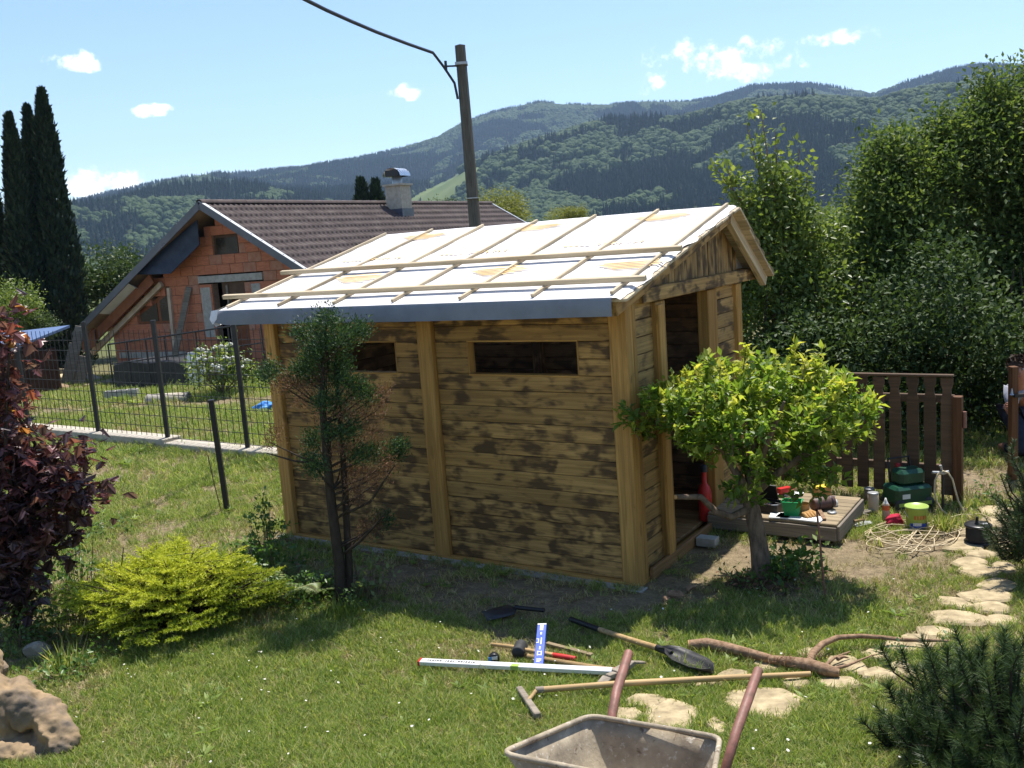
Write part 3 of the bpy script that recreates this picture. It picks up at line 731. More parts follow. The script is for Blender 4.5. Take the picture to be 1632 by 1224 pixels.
# ------------------------------------------------------------------ neighbour's house under construction
HA = np.array([-7.42, 24.0, 3.99]); HB = np.array([.4737, .8807, 0.]); HAx = np.array([.8807, -.4737, 0.]); HK = .59
def make_house():
    ang = math.atan2(HAx[1], HAx[0]); G = -.46
    h = empty('brick_house', (HA[0], HA[1], G), 'unfinished red clay-block house with brown metal tile roof', 'house', ang)
    Zr = HA[2]-G                                                # ridge height above the house's own ground
    def rz(a): return Zr-HK*abs(a)
    # roof slopes: pressed tile sheet, waves across and a step every course
    for sgn, amax, nm in ((1, 5.2, 'roof_slope'), (-1, 5.35, 'roof_slope')):
        nb = 15.05; per = .185; course = .36; nt = int(nb/per*6)
        t = np.linspace(0, nb, nt); rows = []
        s = 0
        L = amax/math.cos(math.atan(HK))
        while s < L: rows += [(s, .0), (s+course*.55, .012), (s+course-.012, .030)]; s += course
        S = np.array([min(r[0], L) for r in rows]); O = np.array([r[1] for r in rows])
        T, SS = np.meshgrid(t, S); OO = np.repeat(O[:, None], nt, 1)
        wave = .030*np.sin(T/per*2*math.pi); wave = np.where(wave < -.012, -.012, wave)
        nx = math.sin(math.atan(HK)); nz_ = math.cos(math.atan(HK))
        off = OO+wave; A = SS*nz_+off*nx; Z = Zr-SS*nx+off*nz_+.02
        P = np.stack([sgn*A, T, Z], -1).reshape(-1, 3); n, m = T.shape; i = np.arange(n*m).reshape(n, m)
        f = np.stack([i[:-1, :-1], i[:-1, 1:], i[1:, 1:], i[1:, :-1]], -1).reshape(-1, 4)
        sl = np_mesh(nm, P, f, 'roof_tile', h, None, False)
        q = MB(); q.add([V(0, .02, Zr-.05), V(0, nb-.02, Zr-.05), V(sgn*amax, nb-.02, rz(amax)-.05), V(sgn*amax, .02, rz(amax)-.05)], [(0, 1, 2, 3)]); q.build('roof_deck', 'board_soffit', sl)
        # verge flashing along the gable edges
        for b in (0, nb):
            q = MB(); q.bar((0, b, Zr-.03), (sgn*amax, b, rz(amax)-.03), .03, .17); q.build('verge_board', 'verge_metal', sl)
            q = MB(); q.bar((0, b+(.05 if b == 0 else -.05), Zr+.068), (sgn*amax, b+(.05 if b == 0 else -.05), rz(amax)+.068), .12, .02); q.build('verge_cap', 'verge_metal' if sgn < 0 else 'grey_metal', sl)
    for k in range(38):                                         # ridge caps, one by one
        y0 = 15.0*k/38
        m = MB(); pr = []
        for j in range(7): a = math.pi*j/6; pr.append((.11*math.cos(a), .09*math.sin(a)))
        vs = [V(x*(1.06 if e else .96), y0+e*(15/38+.012), Zr+.03+z*(1.06 if e else .96)) for e in (0, 1) for x, z in pr]
        m.add(vs, [(j, j+1, j+8, j+7) for j in range(6)], True); m.build('ridge_tile', 'roof_tile', h)
    # gable wall of hollow clay blocks at b = .6
    WB = .6; WL, WR = -4.45, 4.5
    ops = [('rect', -.31, .57, Zr-.83+.0-.47, Zr-.80), ('door', -.5, .62, 0, 2.48), ('trap', -3.40, -2.05, 1.46, 2.36)]
    zwin0, zwin1 = 2.67-G, 3.21-G
    def holes(z):
        o = []
        if zwin0 < z < zwin1: o.append((-.31, .57))
        if 0 < z < 2.02-G: o.append((-.5, .62))
        if 2.02-G < z < 2.21-G: o.append((-.95, 1.28))
        if .99-G < z < 1.92-G:
            lo = -3.40 if z < 1.34-G else -3.40+(z-(1.34-G))/.58*1.30
            o.append((lo, -2.05))
        return sorted(o)
    bh = .245; z = 0; row = 0
    while z < Zr-.35:
        zc = z+bh/2; lim = (Zr-.24-zc-bh*.35)/HK
        a0, a1 = max(WL, -lim), min(WR, lim)
        if a1-a0 > .1:
            iv = [(a0, a1)]
            for h0, h1 in holes(zc):
                nv = []
                for p, q in iv:
                    if h1 <= p or h0 >= q: nv.append((p, q)); continue
                    if h0 > p: nv.append((p, h0))
                    if h1 < q: nv.append((h1, q))
                iv = nv
            for p, q in iv:
                if q-p < .06: continue
                plank(h, 'mortar', ((p+q)/2, WB+.12, z+bh/2), (q-p, .18, bh), name='mortar_bed', bevel=0)
                x = p-(.22 if row % 2 else 0)
                while x < q:
                    b0, b1 = max(x, p), min(x+.44, q); x += .44
                    if b1-b0 < .05: continue
                    plank(h, 'clay_block' if random.random() < .85 else 'clay_block_dusty', ((b0+b1)/2, WB+.02+random.uniform(-.006, .006), z+bh/2), (b1-b0-.010, .06, bh-.010), name='block', bevel=.004)
        z += bh; row += 1
    plank(h, 'concrete', (.165, WB+.04, 2.115-G), (2.2, .16, .18), name='lintel')
    plank(h, 'concrete', (-3.0, WB+.02, .62), (2.6, .10, .16), name='ring_beam')
    plank(h, 'concrete', (-.74, WB-.012, 1.72), (1.3, .016, .34), (0, R(90), 0), 'plaster_patch'); plank(h, 'concrete', (1.0, WB-.012, 2.15), (.5, .016, .30), (0, R(90), 0), 'plaster_patch')
    # side wall, back and dark inside
    for x in (WL+.05, WR-.05): MB().box((x, 7.6, .9), (.2, 13.8, 1.8)).build('side_wall', 'clay_block', h)
    MB().box((0, 14.4, 1.2), (8.8, .2, 2.4)).build('back_wall', 'clay_block', h)
    MB().box((0, 3.6, 1.6), (8.6, .1, 3.2)).build('shade_backdrop', 'dark_opening', h)  # near-black sheet paints the unlit room behind the openings
    # upper window: frame and pane
    w = MB().box((.13, WB+.10, (zwin0+zwin1)/2), (.88, .06, zwin1-zwin0)).build('window', 'window_brown', h)
    MB().box((.13, WB+.065, (zwin0+zwin1)/2), (.74, .02, zwin1-zwin0-.14)).build('pane', 'water_glass', w)
    # slanted side window
    tz = lambda a: (1.34-G)+(a+3.40)/1.30*.58
    w = MB(); w.prism([V(-3.40, WB+.03, .99-G), V(-2.05, WB+.03, .99-G), V(-2.05, WB+.03, tz(-2.06)), V(-3.40, WB+.03, 1.34-G)], (0, .08, 0)); w = w.build('window', 'stain_brown', h)
    for p0, p1 in ((-3.30, -2.62), (-2.50, -2.15)):
        q = MB(); q.prism([V(p0, WB+.015, 1.08-G), V(p1, WB+.015, 1.08-G), V(p1, WB+.015, tz(p1)-.12), V(p0, WB+.015, max(1.10-G, tz(p0)-.12))], (0, .01, 0)); q.build('pane', 'water_glass', w)
    # door opening lined with green-grey boards and a half-closed panel
    d = MB().box((.30, WB+.16, 1.0), (.60, .05, 2.0)).build('door', 'stain_brown', h); MB().box((-.03, WB+.08, 1.2), (.06, .10, 2.4)).build('frame_post', 'grey_wood', d)
    MB().box((.2, WB+.10, 2.32), (.84, .06, .32)).build('panel', 'window_brown', d)
    # open eaves on the left: rafters, board and sheets below the roof
    def under(a, b, dz): return V(a, b, rz(a)-dz)
    q = MB(); q.bar(under(-5.3, .5, .62), under(-2.2, .5, .62), .10, .14); q.build('porch_rafter', 'cream_paint', h)
    q = MB(); q.bar(under(-5.3, .3, .40), under(-2.3, .3, .40), .06, .26); q.build('fascia_board', 'stain_brown', h)
    q = MB(); q.prism([under(-4.75, .20, .20), under(-5.32, .20, .20), V(-5.32, .20, .75), V(-4.75, .20, .95)], (0, .04, 0)); q.build('corner_board', 'stain_brown', h)
    q = MB(); q.prism([V(-.34, .20, Zr-.36), V(-2.80, .12, Zr-1.62), V(-1.42, .12, Zr-1.66), V(-.36, .20, Zr-.98)], (0, .02, 0)); q.build('tarpaulin', 'tarp_dark', h)
    q = MB(); q.add([under(-2.9, .02, .13), under(-4.2, .02, .13), under(-4.15, .42, .22), under(-2.95, .42, .26), under(-2.8, .2, .34)], [(0, 1, 2, 3), (0, 3, 4)]); q.build('hanging_sheet', 'membrane_white', h)
    q = MB(); q.bar((-2.10, WB-.03, .1), (-2.02, WB-.03, 2.42), .10, .10); q.build('corner_post', 'cream_paint', h)
    # chimney with arched cowl on the near slope
    c = gp(624, 338, 3.75); loc = h.matrix_basis.inverted() @ Vector((0, 0, 0))
    ca, cb = .52, 8.0
    ch = MB().box((ca, cb, Zr+.02), (.58, .58, 1.05)).build('chimney', 'pale_concrete', h)
    MB().box((ca, cb, Zr+.56), (.70, .70, .06)).build('chimney_slab', 'pale_concrete', ch)
    MB().lathe((ca, cb, Zr+.59), [(.16, 0), (.16, .26), (.12, .26)], 14).build('flue', 'grey_metal', ch)
    MB().box((ca, cb, Zr-.36), (.64, .64, .34)).build('flashing', 'verge_metal', ch)
    m = MB(); pr = [(.33*math.cos(math.pi*j/10), .26*math.sin(math.pi*j/10)) for j in range(11)]
    m.add([V(ca+x, cb-.30+e*.6, Zr+.83+z) for e in (0, 1) for x, z in pr], [(j, j+1, j+12, j+11) for j in range(10)], True); m.build('cowl', 'bright_metal', ch)
    for e in (-.27, .27): MB().box((ca, cb+e, Zr+.92), (.5, .01, .2)).build('cowl_opening_shade', 'dark_metal', ch)  # dark plates paint the unlit hollow of the open cowl
    return h
make_house()

# ------------------------------------------------------------------ utility pole and cable
def make_pole():
    b = at(757, 358, 19); top = at(733, 72, 19); base = V(b.x+.02, 19, gz(b.x, 19))
    p = empty('utility_pole', base, 'weathered grey wooden utility pole rising behind the shed roof', 'utility pole')
    t = top-base
    m = MB(); m.tube([V(0, 0, -.3), t*.5, t], [.13, .115, .10], 4); m.build('shaft', 'pole_wood', p)
    m = MB(); m.box(t+V(0, 0, -.35), (.24, .24, .05)); m.build('steel_band', 'grey_metal', p)
    m = MB(); m.bar(t+V(-.32, -.05, -.38), t+V(0, 0, -.38), .03, .03); m.tube([t+V(-.30, -.05, -.46), t+V(-.30, -.05, -.28)], .03, 6); m.build('bracket', 'dark_metal', p)
    m = MB(); m.box(t*.54, (.245, .245, .02)); m.build('steel_band', 'grey_metal', p)
    # cable sagging towards the upper left, overhead
    T = base+t
    pts = [T+V(-.12, -.02, -1.0), T+V(-.16, -.04, -.70), T+V(-.34, -.15, -.40)]
    pix = [(690, 84, 18.2), (650, 70, 17.2), (600, 51, 16.0), (560, 34, 15.2), (520, 16, 14.4), (484, -2, 13.7), (400, -50, 12.3), (250, -150, 10.5)]
    pts += [at(*q) for q in pix]
    m = MB(); m.tube(pts, .028, 6); o = m.build('overhead_cable', 'cable_black'); tag(o, 'thick black cable sagging from the pole top across the sky', 'cable')
make_pole()

# ------------------------------------------------------------------ wire fence on a concrete plinth
def make_wire_fence():
    pix = [(30, 671), (157, 685), (273, 690), (395, 710)]
    P1, P3 = gp(157, 687, .13), gp(395, 713, .085); P1.z = P3.z = 0; P = [P1+(P1-P3)*.58, P1, P1.lerp(P3, .5), P3]
    P += [P[3]+(P[3]-P[2])*1.0]
    P = [P[0]*2-P[1]]+P
    f = empty('wire_fence', P[2], 'black wire mesh fence with steel posts between the two gardens', 'fence')
    o0 = P[2]
    for k, p in enumerate(P):
        q = p-o0; m = MB(); m.box(q+V(0, 0, .92), (.055, .055, 1.68)); m.box(q+V(0, 0, 1.775), (.062, .062, .03)); m.build('post', 'dark_metal', f)
    def wires(a, b, z0, z1, dv, dh, nm):
        m = MB(); L = (b-a).length; n = int(L/dv); d = (b-a)/n; r = .0035
        for k in range(1, n): p = a+d*k-o0; m.bar(p+V(0, 0, z0), p+V(0, 0, z1), r*2, r*2)
        z = z0
        while z < z1+.01: m.bar(a-o0+V(0, 0, z), b-o0+V(0, 0, z), r*2, r*2.2); z += dh
        m.build(nm, 'dark_metal', f)
    for k in range(len(P)-1): wires(P[k], P[k+1], .12, 1.66, .115, .155, 'wire_mesh')
    # plinth, stepping down at the third post
    A, B, C_ = P[0], P[3]+(P[3]-P[2])*.06, P[-1]
    for a, b, top in ((A, B, .13), (B, C_, .085)):
        d = (b-a).normalized(); n = V(-d.y, d.x, 0)
        m = MB(); m.bar(a+V(0, 0, top-.22), b+V(0, 0, top-.22), .30, .44)
        o = m.build('concrete_plinth', 'pale_concrete', None, .008)
        tag(o, 'higher stretch of pale concrete plinth beneath the wire fence' if top > .1 else 'low stretch of pale concrete plinth beside the shed', 'plinth')
    # free-standing post in the grass and a thin cane
    b = gp(362, 812); m = MB(); m.box((0, 0, .55), (.05, .05, 1.14)); m.box((0, 0, 1.135), (.056, .056, .03)); o = m.build('fence_post', 'dark_metal', None, .004, b); o.rotation_euler = (0, R(-1.5), 0)
    tag(o, 'single dark steel post standing free in the lawn', 'post')
    b = gp(354, 820); m = MB(); m.tube([V(0, 0, 0), V(-.04, 0, .3), V(-.07, 0, .62)], .006, 5); tag(m.build('garden_cane', 'bark', None, 0, b), 'thin brown cane stuck in the lawn next to the steel post', 'cane')
make_wire_fence()

# ------------------------------------------------------------------ brown picket fence and gate posts on the right
def make_picket_fence():
    top = 1.11; a = gp(1520, 598, top); b = gp(1198, 592, top); a.z = b.z = 0
    d = (b-a).normalized(); L = (b-a).length+.9; n = V(-d.y, d.x, 0)
    if n.y < 0: n = -n                                          # n points away from the camera
    f = empty('picket_fence', a, 'dark brown wooden picket fence behind the plum tree', 'fence', math.atan2(d.y, d.x))
    # local x runs along the fence to the left, local +-y across it
    sy = 1 if (Matrix.Rotation(math.atan2(d.y, d.x), 3, 'Z') @ V(0, 1, 0)).dot(n) > 0 else -1
    sp = .142; k = 0; x = .05; w = .098
    prof = [(-.5, .06), (-.5, .90), (-.36, .95), (-.34, .985), (-.5, 1.03), (-.5, 1.09), (.5, 1.09), (.5, 1.03), (.34, .985), (.36, .95), (.5, .90), (.5, .06)]
    me = None
    while x < L:
        if me is None:
            m = MB(); m.prism([V(px*w, -.010, z) for px, z in prof], (0, .02, 0)); o = m.build('picket', 'fence_wood', f); me = o.data
        else: o = link('picket', me, f)
        o.location = (x+random.uniform(-.004, .004), 0, random.uniform(-.006, .006)); o.rotation_euler = (0, random.uniform(-.006, .006), 0)
        x += sp
    for z in (.90, .28): plank(f, 'fence_wood', (L/2, sy*.032, z), (L, .042, .07), name='rail')
    plank(f, 'fence_wood', (L/2, 0, 1.105), (L, .05, .022), name='cap_rail')
    for x in (-.03, 1.9, 3.4): plank(f, 'stained_wood' if x < 0 else 'fence_wood', (x, sy*.0, .46), (.94, .085, .075), (0, R(90), 0), 'post')
    m = MB(); m.tube([V(-.085, -sy*.01, .66), V(-.085, -sy*.01, .80)], .018, 8); m.build('hinge', 'rust_paint', f)
    # gate post with latch bar beside the person
    b = gp(1614, 762); m = empty('gate_post', b, 'dark red-brown wooden gate post in front of the kneeling person', 'post')
    plank(m, 'stained_wood', (0, 0, .52), (1.06, .075, .06), (0, R(90), 0), 'shaft')
    q = MB(); q.bar((-.03, -.07, .79), (.9, -.05, .765), .035, .03); q.build('latch_bar', 'dark_metal', m)
    q = MB(); q.lathe((-.05, -.07, .80), [(.02, 0), (.012, .01), (.005, .06)], 8); q.build('latch_pin', 'grey_metal', m)
make_picket_fence()

# ------------------------------------------------------------------ plants
def limb_tree(name, base, trunk, limbs, bark, label, cat='tree', group=None, n=8):
    """Empty at the base with a trunk part made of tapered tubes; trunk and limbs are lists of (path, radii) in world space"""
    t = empty(name, base, label, cat, 0, group); b = Vector(base); m = MB()
    for path, rad in [trunk]+limbs: m.tube([Vector(p)-b for p in path], rad, n)
    m.build('trunk', bark, t); return t
def add_crown(t, parts, mat, nm='crown'):
    v, f, r = join(parts) if isinstance(parts, list) else parts
    v = v-np.array(t.location); return np_mesh(nm, v, f, mat, t, r)
def ell_clumps(c, rad, n, shell=.75, zmin=-1, power=.45):
    """clump centres spread through an ellipsoid, more of them near its skin"""
    d = rdir(n*3); d = d[d[:, 2] > zmin][:n]; r = np.where(rng.random(len(d)) < shell, rng.uniform(.78, 1.04, len(d)), rng.random(len(d))**power)
    return np.array(c)+d*r[:, None]*np.array(rad), d
def clump_leaves(C, per, spread, ln, wd, up=.35, out=None, lum=None, tone=(0, 1)):
    n = len(C)*per; K = np.repeat(np.arange(len(C)), per)
    off = rng.normal(size=(n, 3))*spread; P = C[K]+off
    D = unit(rdir(n)+np.array([0, 0, up])+.6*unit(off)); N = rdir(n)*.8+np.array([0, 0, 1.])
    l = ln*rng.uniform(.65, 1.25, n); base = rng.random(len(C))[K]*.5 if lum is None else lum[K]
    r = np.clip(tone[0]+(tone[1]-tone[0])*(base+.5*rng.random(n)), 0, 1)
    return leaves(P, D, N, l, l*wd, r)
def branches_to(base_pts, targets, r0=.03, r1=.008):
    out = []
    for b, t in zip(base_pts, targets):
        b = Vector(b); t = Vector(t); mid = (b+t)/2+V(*(rng.normal(size=3)*.12*(t-b).length)); out.append(([b, mid, t], [r0, (r0+r1)/2, r1]))
    return out

def round_tree(name, base, blobs, per, spread, ln, wd, mat, bark, label, trunk_r=.12, cat='tree', group=None, tone=(0, 1), up=.35, nl=10):
    """blobs: list of (centre, radii, clumps). Uneven crown made of several lobes"""
    base = Vector(base); cs = np.concatenate([ell_clumps(*b)[0] for b in blobs]); top = Vector(blobs[0][0])
    pts = [base, base.lerp(top, .4)+V(.06, 0, 0), base.lerp(top, .95)]
    tg = cs[rng.choice(len(cs), min(nl, len(cs)), replace=False)]
    limbs = branches_to([pts[1].lerp(pts[2], rng.random()) for _ in tg], tg, trunk_r*.4, trunk_r*.12)
    t = limb_tree(name, base, (pts, [trunk_r, trunk_r*.75, trunk_r*.3]), limbs, bark, label, cat, group, 7)
    add_crown(t, clump_leaves(cs, per, spread, ln, wd, up, tone=tone), mat); return t

# -- big dark trees and hedge on the right
def right_trees():
    def W(px, py, Y): return tuple(at(px, py, Y))
    g = 'tall trees along the right edge of the garden'
    def G(p): return V(p[0], p[1], gz(p[0], p[1])-.05)
    c = W(1435, 420, 12.2)
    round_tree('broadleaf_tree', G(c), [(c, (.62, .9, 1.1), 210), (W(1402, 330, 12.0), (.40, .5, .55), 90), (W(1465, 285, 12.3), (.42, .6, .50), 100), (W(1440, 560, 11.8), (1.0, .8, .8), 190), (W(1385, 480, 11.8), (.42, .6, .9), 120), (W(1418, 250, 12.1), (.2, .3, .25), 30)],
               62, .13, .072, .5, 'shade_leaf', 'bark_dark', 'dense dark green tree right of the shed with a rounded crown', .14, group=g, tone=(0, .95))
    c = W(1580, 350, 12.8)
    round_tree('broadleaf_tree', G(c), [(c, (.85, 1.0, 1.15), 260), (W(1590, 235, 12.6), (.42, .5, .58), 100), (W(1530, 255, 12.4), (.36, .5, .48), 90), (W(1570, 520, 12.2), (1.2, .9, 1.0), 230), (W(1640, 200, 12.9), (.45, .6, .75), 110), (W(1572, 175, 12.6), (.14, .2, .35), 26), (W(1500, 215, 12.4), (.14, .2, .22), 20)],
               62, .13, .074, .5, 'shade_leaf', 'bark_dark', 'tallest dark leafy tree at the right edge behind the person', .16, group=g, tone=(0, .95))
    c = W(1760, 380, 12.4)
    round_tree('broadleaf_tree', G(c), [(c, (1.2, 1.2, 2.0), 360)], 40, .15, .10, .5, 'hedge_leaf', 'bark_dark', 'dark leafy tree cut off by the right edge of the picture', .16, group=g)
    # lighter tree with upright shoots, just right of the shed
    c = W(1235, 420, 11.4); base = G(c)
    blobs = [(c, (.45, .6, .70), 90), (W(1232, 330, 11.3), (.33, .4, .42), 50), (W(1265, 380, 11.3), (.25, .4, .5), 40), (W(1215, 500, 11.2), (.6, .6, .6), 120), (W(1285, 520, 11.1), (.5, .6, .7), 110), (W(1320, 440, 11.6), (.36, .5, .7), 90), (W(1190, 400, 11.3), (.25, .4, .5), 50)]
    shoots = [((1210, 178), (1225, 330)), ((1235, 215), (1240, 330)), ((1262, 240), (1258, 340)), ((1150, 255), (1190, 350)), ((1178, 275), (1205, 380)), ((1200, 205), (1215, 300)), ((1285, 265), (1275, 360)), ((1140, 262), (1180, 320)), ((1245, 268), (1250, 360))]
    cs = [ell_clumps(*b)[0] for b in blobs]; extra = []
    for a, b in shoots:
        p, q = np.array(W(*a, 11.3)), np.array(W(*b, 11.3)); extra.append(p+(q-p)*np.linspace(0, 1, 9)[:, None]+rng.normal(size=(9, 3))*.035)
    main = np.concatenate(cs); ex = np.concatenate(extra)
    t = limb_tree('young_tree', base, ([base, base.lerp(Vector(c), .5), Vector(c)], [.08, .07, .05]), [([Vector(c), Vector(e[-1]), Vector(e[0])], [.03, .014, .004]) for e in extra], 'bark', 'lighter green young tree with upright leafy shoots beside the gable', n=6)
    add_crown(t, [clump_leaves(main, 34, .11, .075, .55, .3, tone=(.05, .9)), clump_leaves(ex, 9, .055, .085, .6, .4, tone=(.3, 1))], 'tree_leaf')
    # low dark hedge behind the picket fence
    n = 760; hx = rng.uniform(1.7, 7.5, n); hy = 10.25+.05*(hx-4)+rng.uniform(-.55, .75, n); hz = rng.uniform(.02, 1, n)**.8*(1.35+.35*np.sin(hx*1.7)+.45*np.sin(hx*4.1+1)*.5+.35*rng.random(n))
    C = np.stack([hx, hy, hz], -1)
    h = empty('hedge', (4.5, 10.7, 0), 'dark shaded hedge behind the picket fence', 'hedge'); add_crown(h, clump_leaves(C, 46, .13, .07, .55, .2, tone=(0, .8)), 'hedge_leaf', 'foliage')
    m = MB()
    for x in np.arange(1.8, 7.5, .35): m.tube([V(x-4.5, .1*math.sin(x*5), 0), V(x-4.5+.1*math.sin(x*9), .1, 1.0), V(x-4.5+.15*math.sin(x*7), .1, 1.8)], [.03, .02, .008], 5)
    m.build('stems', 'bark_dark', h)
right_trees()

# -- columnar cypresses, small conifers and trees beyond the neighbour's garden
def cone_conifer(name, base, h, r, label, n=7000, ln=.28, mat='cypress_leaf', group=None, tip=.72, lean=0):
    base = Vector(base); z = rng.random(n)**.85; rad = r*np.minimum(1, (1-z)**tip*1.05)*(.55+.45*np.minimum(1, z*6+.55)); a = rng.uniform(0, 6.283, n)
    lump = .86+.22*np.sin(a*5+z*31)*np.sin(z*47+a*3); q = np.where(rng.random(n) < .8, rng.uniform(.85, 1.05, n), rng.random(n))*lump
    P = np.stack([np.cos(a)*rad*q+lean*z, np.sin(a)*rad*q, z*h], -1); D = np.stack([np.cos(a)*.45, np.sin(a)*.45, np.ones(n)*.9], -1)+rng.normal(size=(n, 3))*.25
    t = empty(name, base, label, 'tree', 0, group)
    MB().tube([V(0, 0, -.1), V(lean*.5, 0, h*.5), V(lean, 0, h*.93)], [r*.14, r*.09, .01], 7).build('trunk', 'bark_dark', t)
    l = ln*rng.uniform(.6, 1.2, n)
    v, f, rr = leaves(P, D, np.stack([np.cos(a), np.sin(a), np.zeros(n)], -1)+rng.normal(size=(n, 3))*.4, l, l*.42, rng.random(n)); np_mesh('crown', v, f, mat, t, rr); return t
def background_trees():
    g = 'columnar cypresses at the left edge'
    for px, py, Y, r, lab in ((66, 146, 30, .86, 'tallest columnar cypress, right of the group at the left edge'), (43, 172, 31.5, .72, 'narrow columnar cypress in the middle of the group at the left edge'), (14, 186, 29.5, .74, 'columnar cypress at the far left edge of the picture'),
                              (-30, 230, 30.5, .74, 'shorter columnar cypress mostly cut off by the left edge')):
        tp = at(px, py, Y); foot = at(px+36, 520, Y); b = V(foot.x, Y, gz(foot.x, Y)); cone_conifer('cypress_tree', b, tp.z-b.z, r*1.02, lab, 13000, .20, group=g, lean=tp.x-b.x)
    for px, py, lab in ((575, 290, 'small dark conifer left of the chimney behind the house roof'), (598, 292, 'small dark conifer directly beside the chimney behind the house roof')):
        tp = at(px, py, 46); b = V(tp.x, 46, gz(tp.x, 46)); cone_conifer('conifer_tree', b, tp.z-b.z, .95, lab, 3000, .35, 'cypress_leaf', 'small conifers behind the house roof', .7)
    def far(px, py, Y, r, label, mat, top, nblob=3, nm='garden_tree', per=26):
        c = at(px, py, Y); b = V(c.x, Y, gz(c.x, Y)-.1); tpz = at(px, top, Y).z; rz_ = (tpz-c.z)
        bl = [(tuple(c), (r, r, rz_), 110)]+[((c.x+rng.uniform(-.7, .7)*r, Y+rng.uniform(-.5, .5)*r, c.z+rng.uniform(-.8, .35)*rz_), (r*.6, r*.6, rz_*.6), 60) for _ in range(nblob)]
        round_tree(nm, b, bl, per, r*.13, r*.085, .55, mat, 'bark_dark', label, r*.09)
    far(178, 450, 33, 1.5, 'mid green leafy tree between the cypresses and the brick house', 'far_leaf', 398, 4)
    far(790, 335, 48, 1.5, 'yellow-green tree rising behind the right end of the house roof', 'yellow_leaf', 306, 4)
    far(900, 345, 60, 1.2, 'small light green treetop just above the shed ridge', 'yellow_leaf', 334, 2)
    far(8, 480, 26, .9, 'round light green bush at the left edge below the cypresses', 'tree_leaf', 450, 2, 'round_bush')
    far(60, 520, 27, .6, 'small shrub above the blue-roofed hut', 'far_leaf', 500, 2, 'garden_shrub')
    far(1180, 480, 22, 1.0, 'sunlit shrub glimpsed between the gable and the young tree', 'tree_leaf', 440, 3, 'garden_shrub')
    # more trees of the neighbouring gardens, behind the right hedge
    for k, (px, Y, lab) in enumerate(((1490, 26, 'tree behind the hedge between the two tall dark trees'), (700, 70, 'distant garden tree hidden behind the utility pole'))):
        far(px, 430 if k < 1 else 345, Y, 1.7, lab, 'far_leaf', 320 if k < 1 else 322, 4)
background_trees()

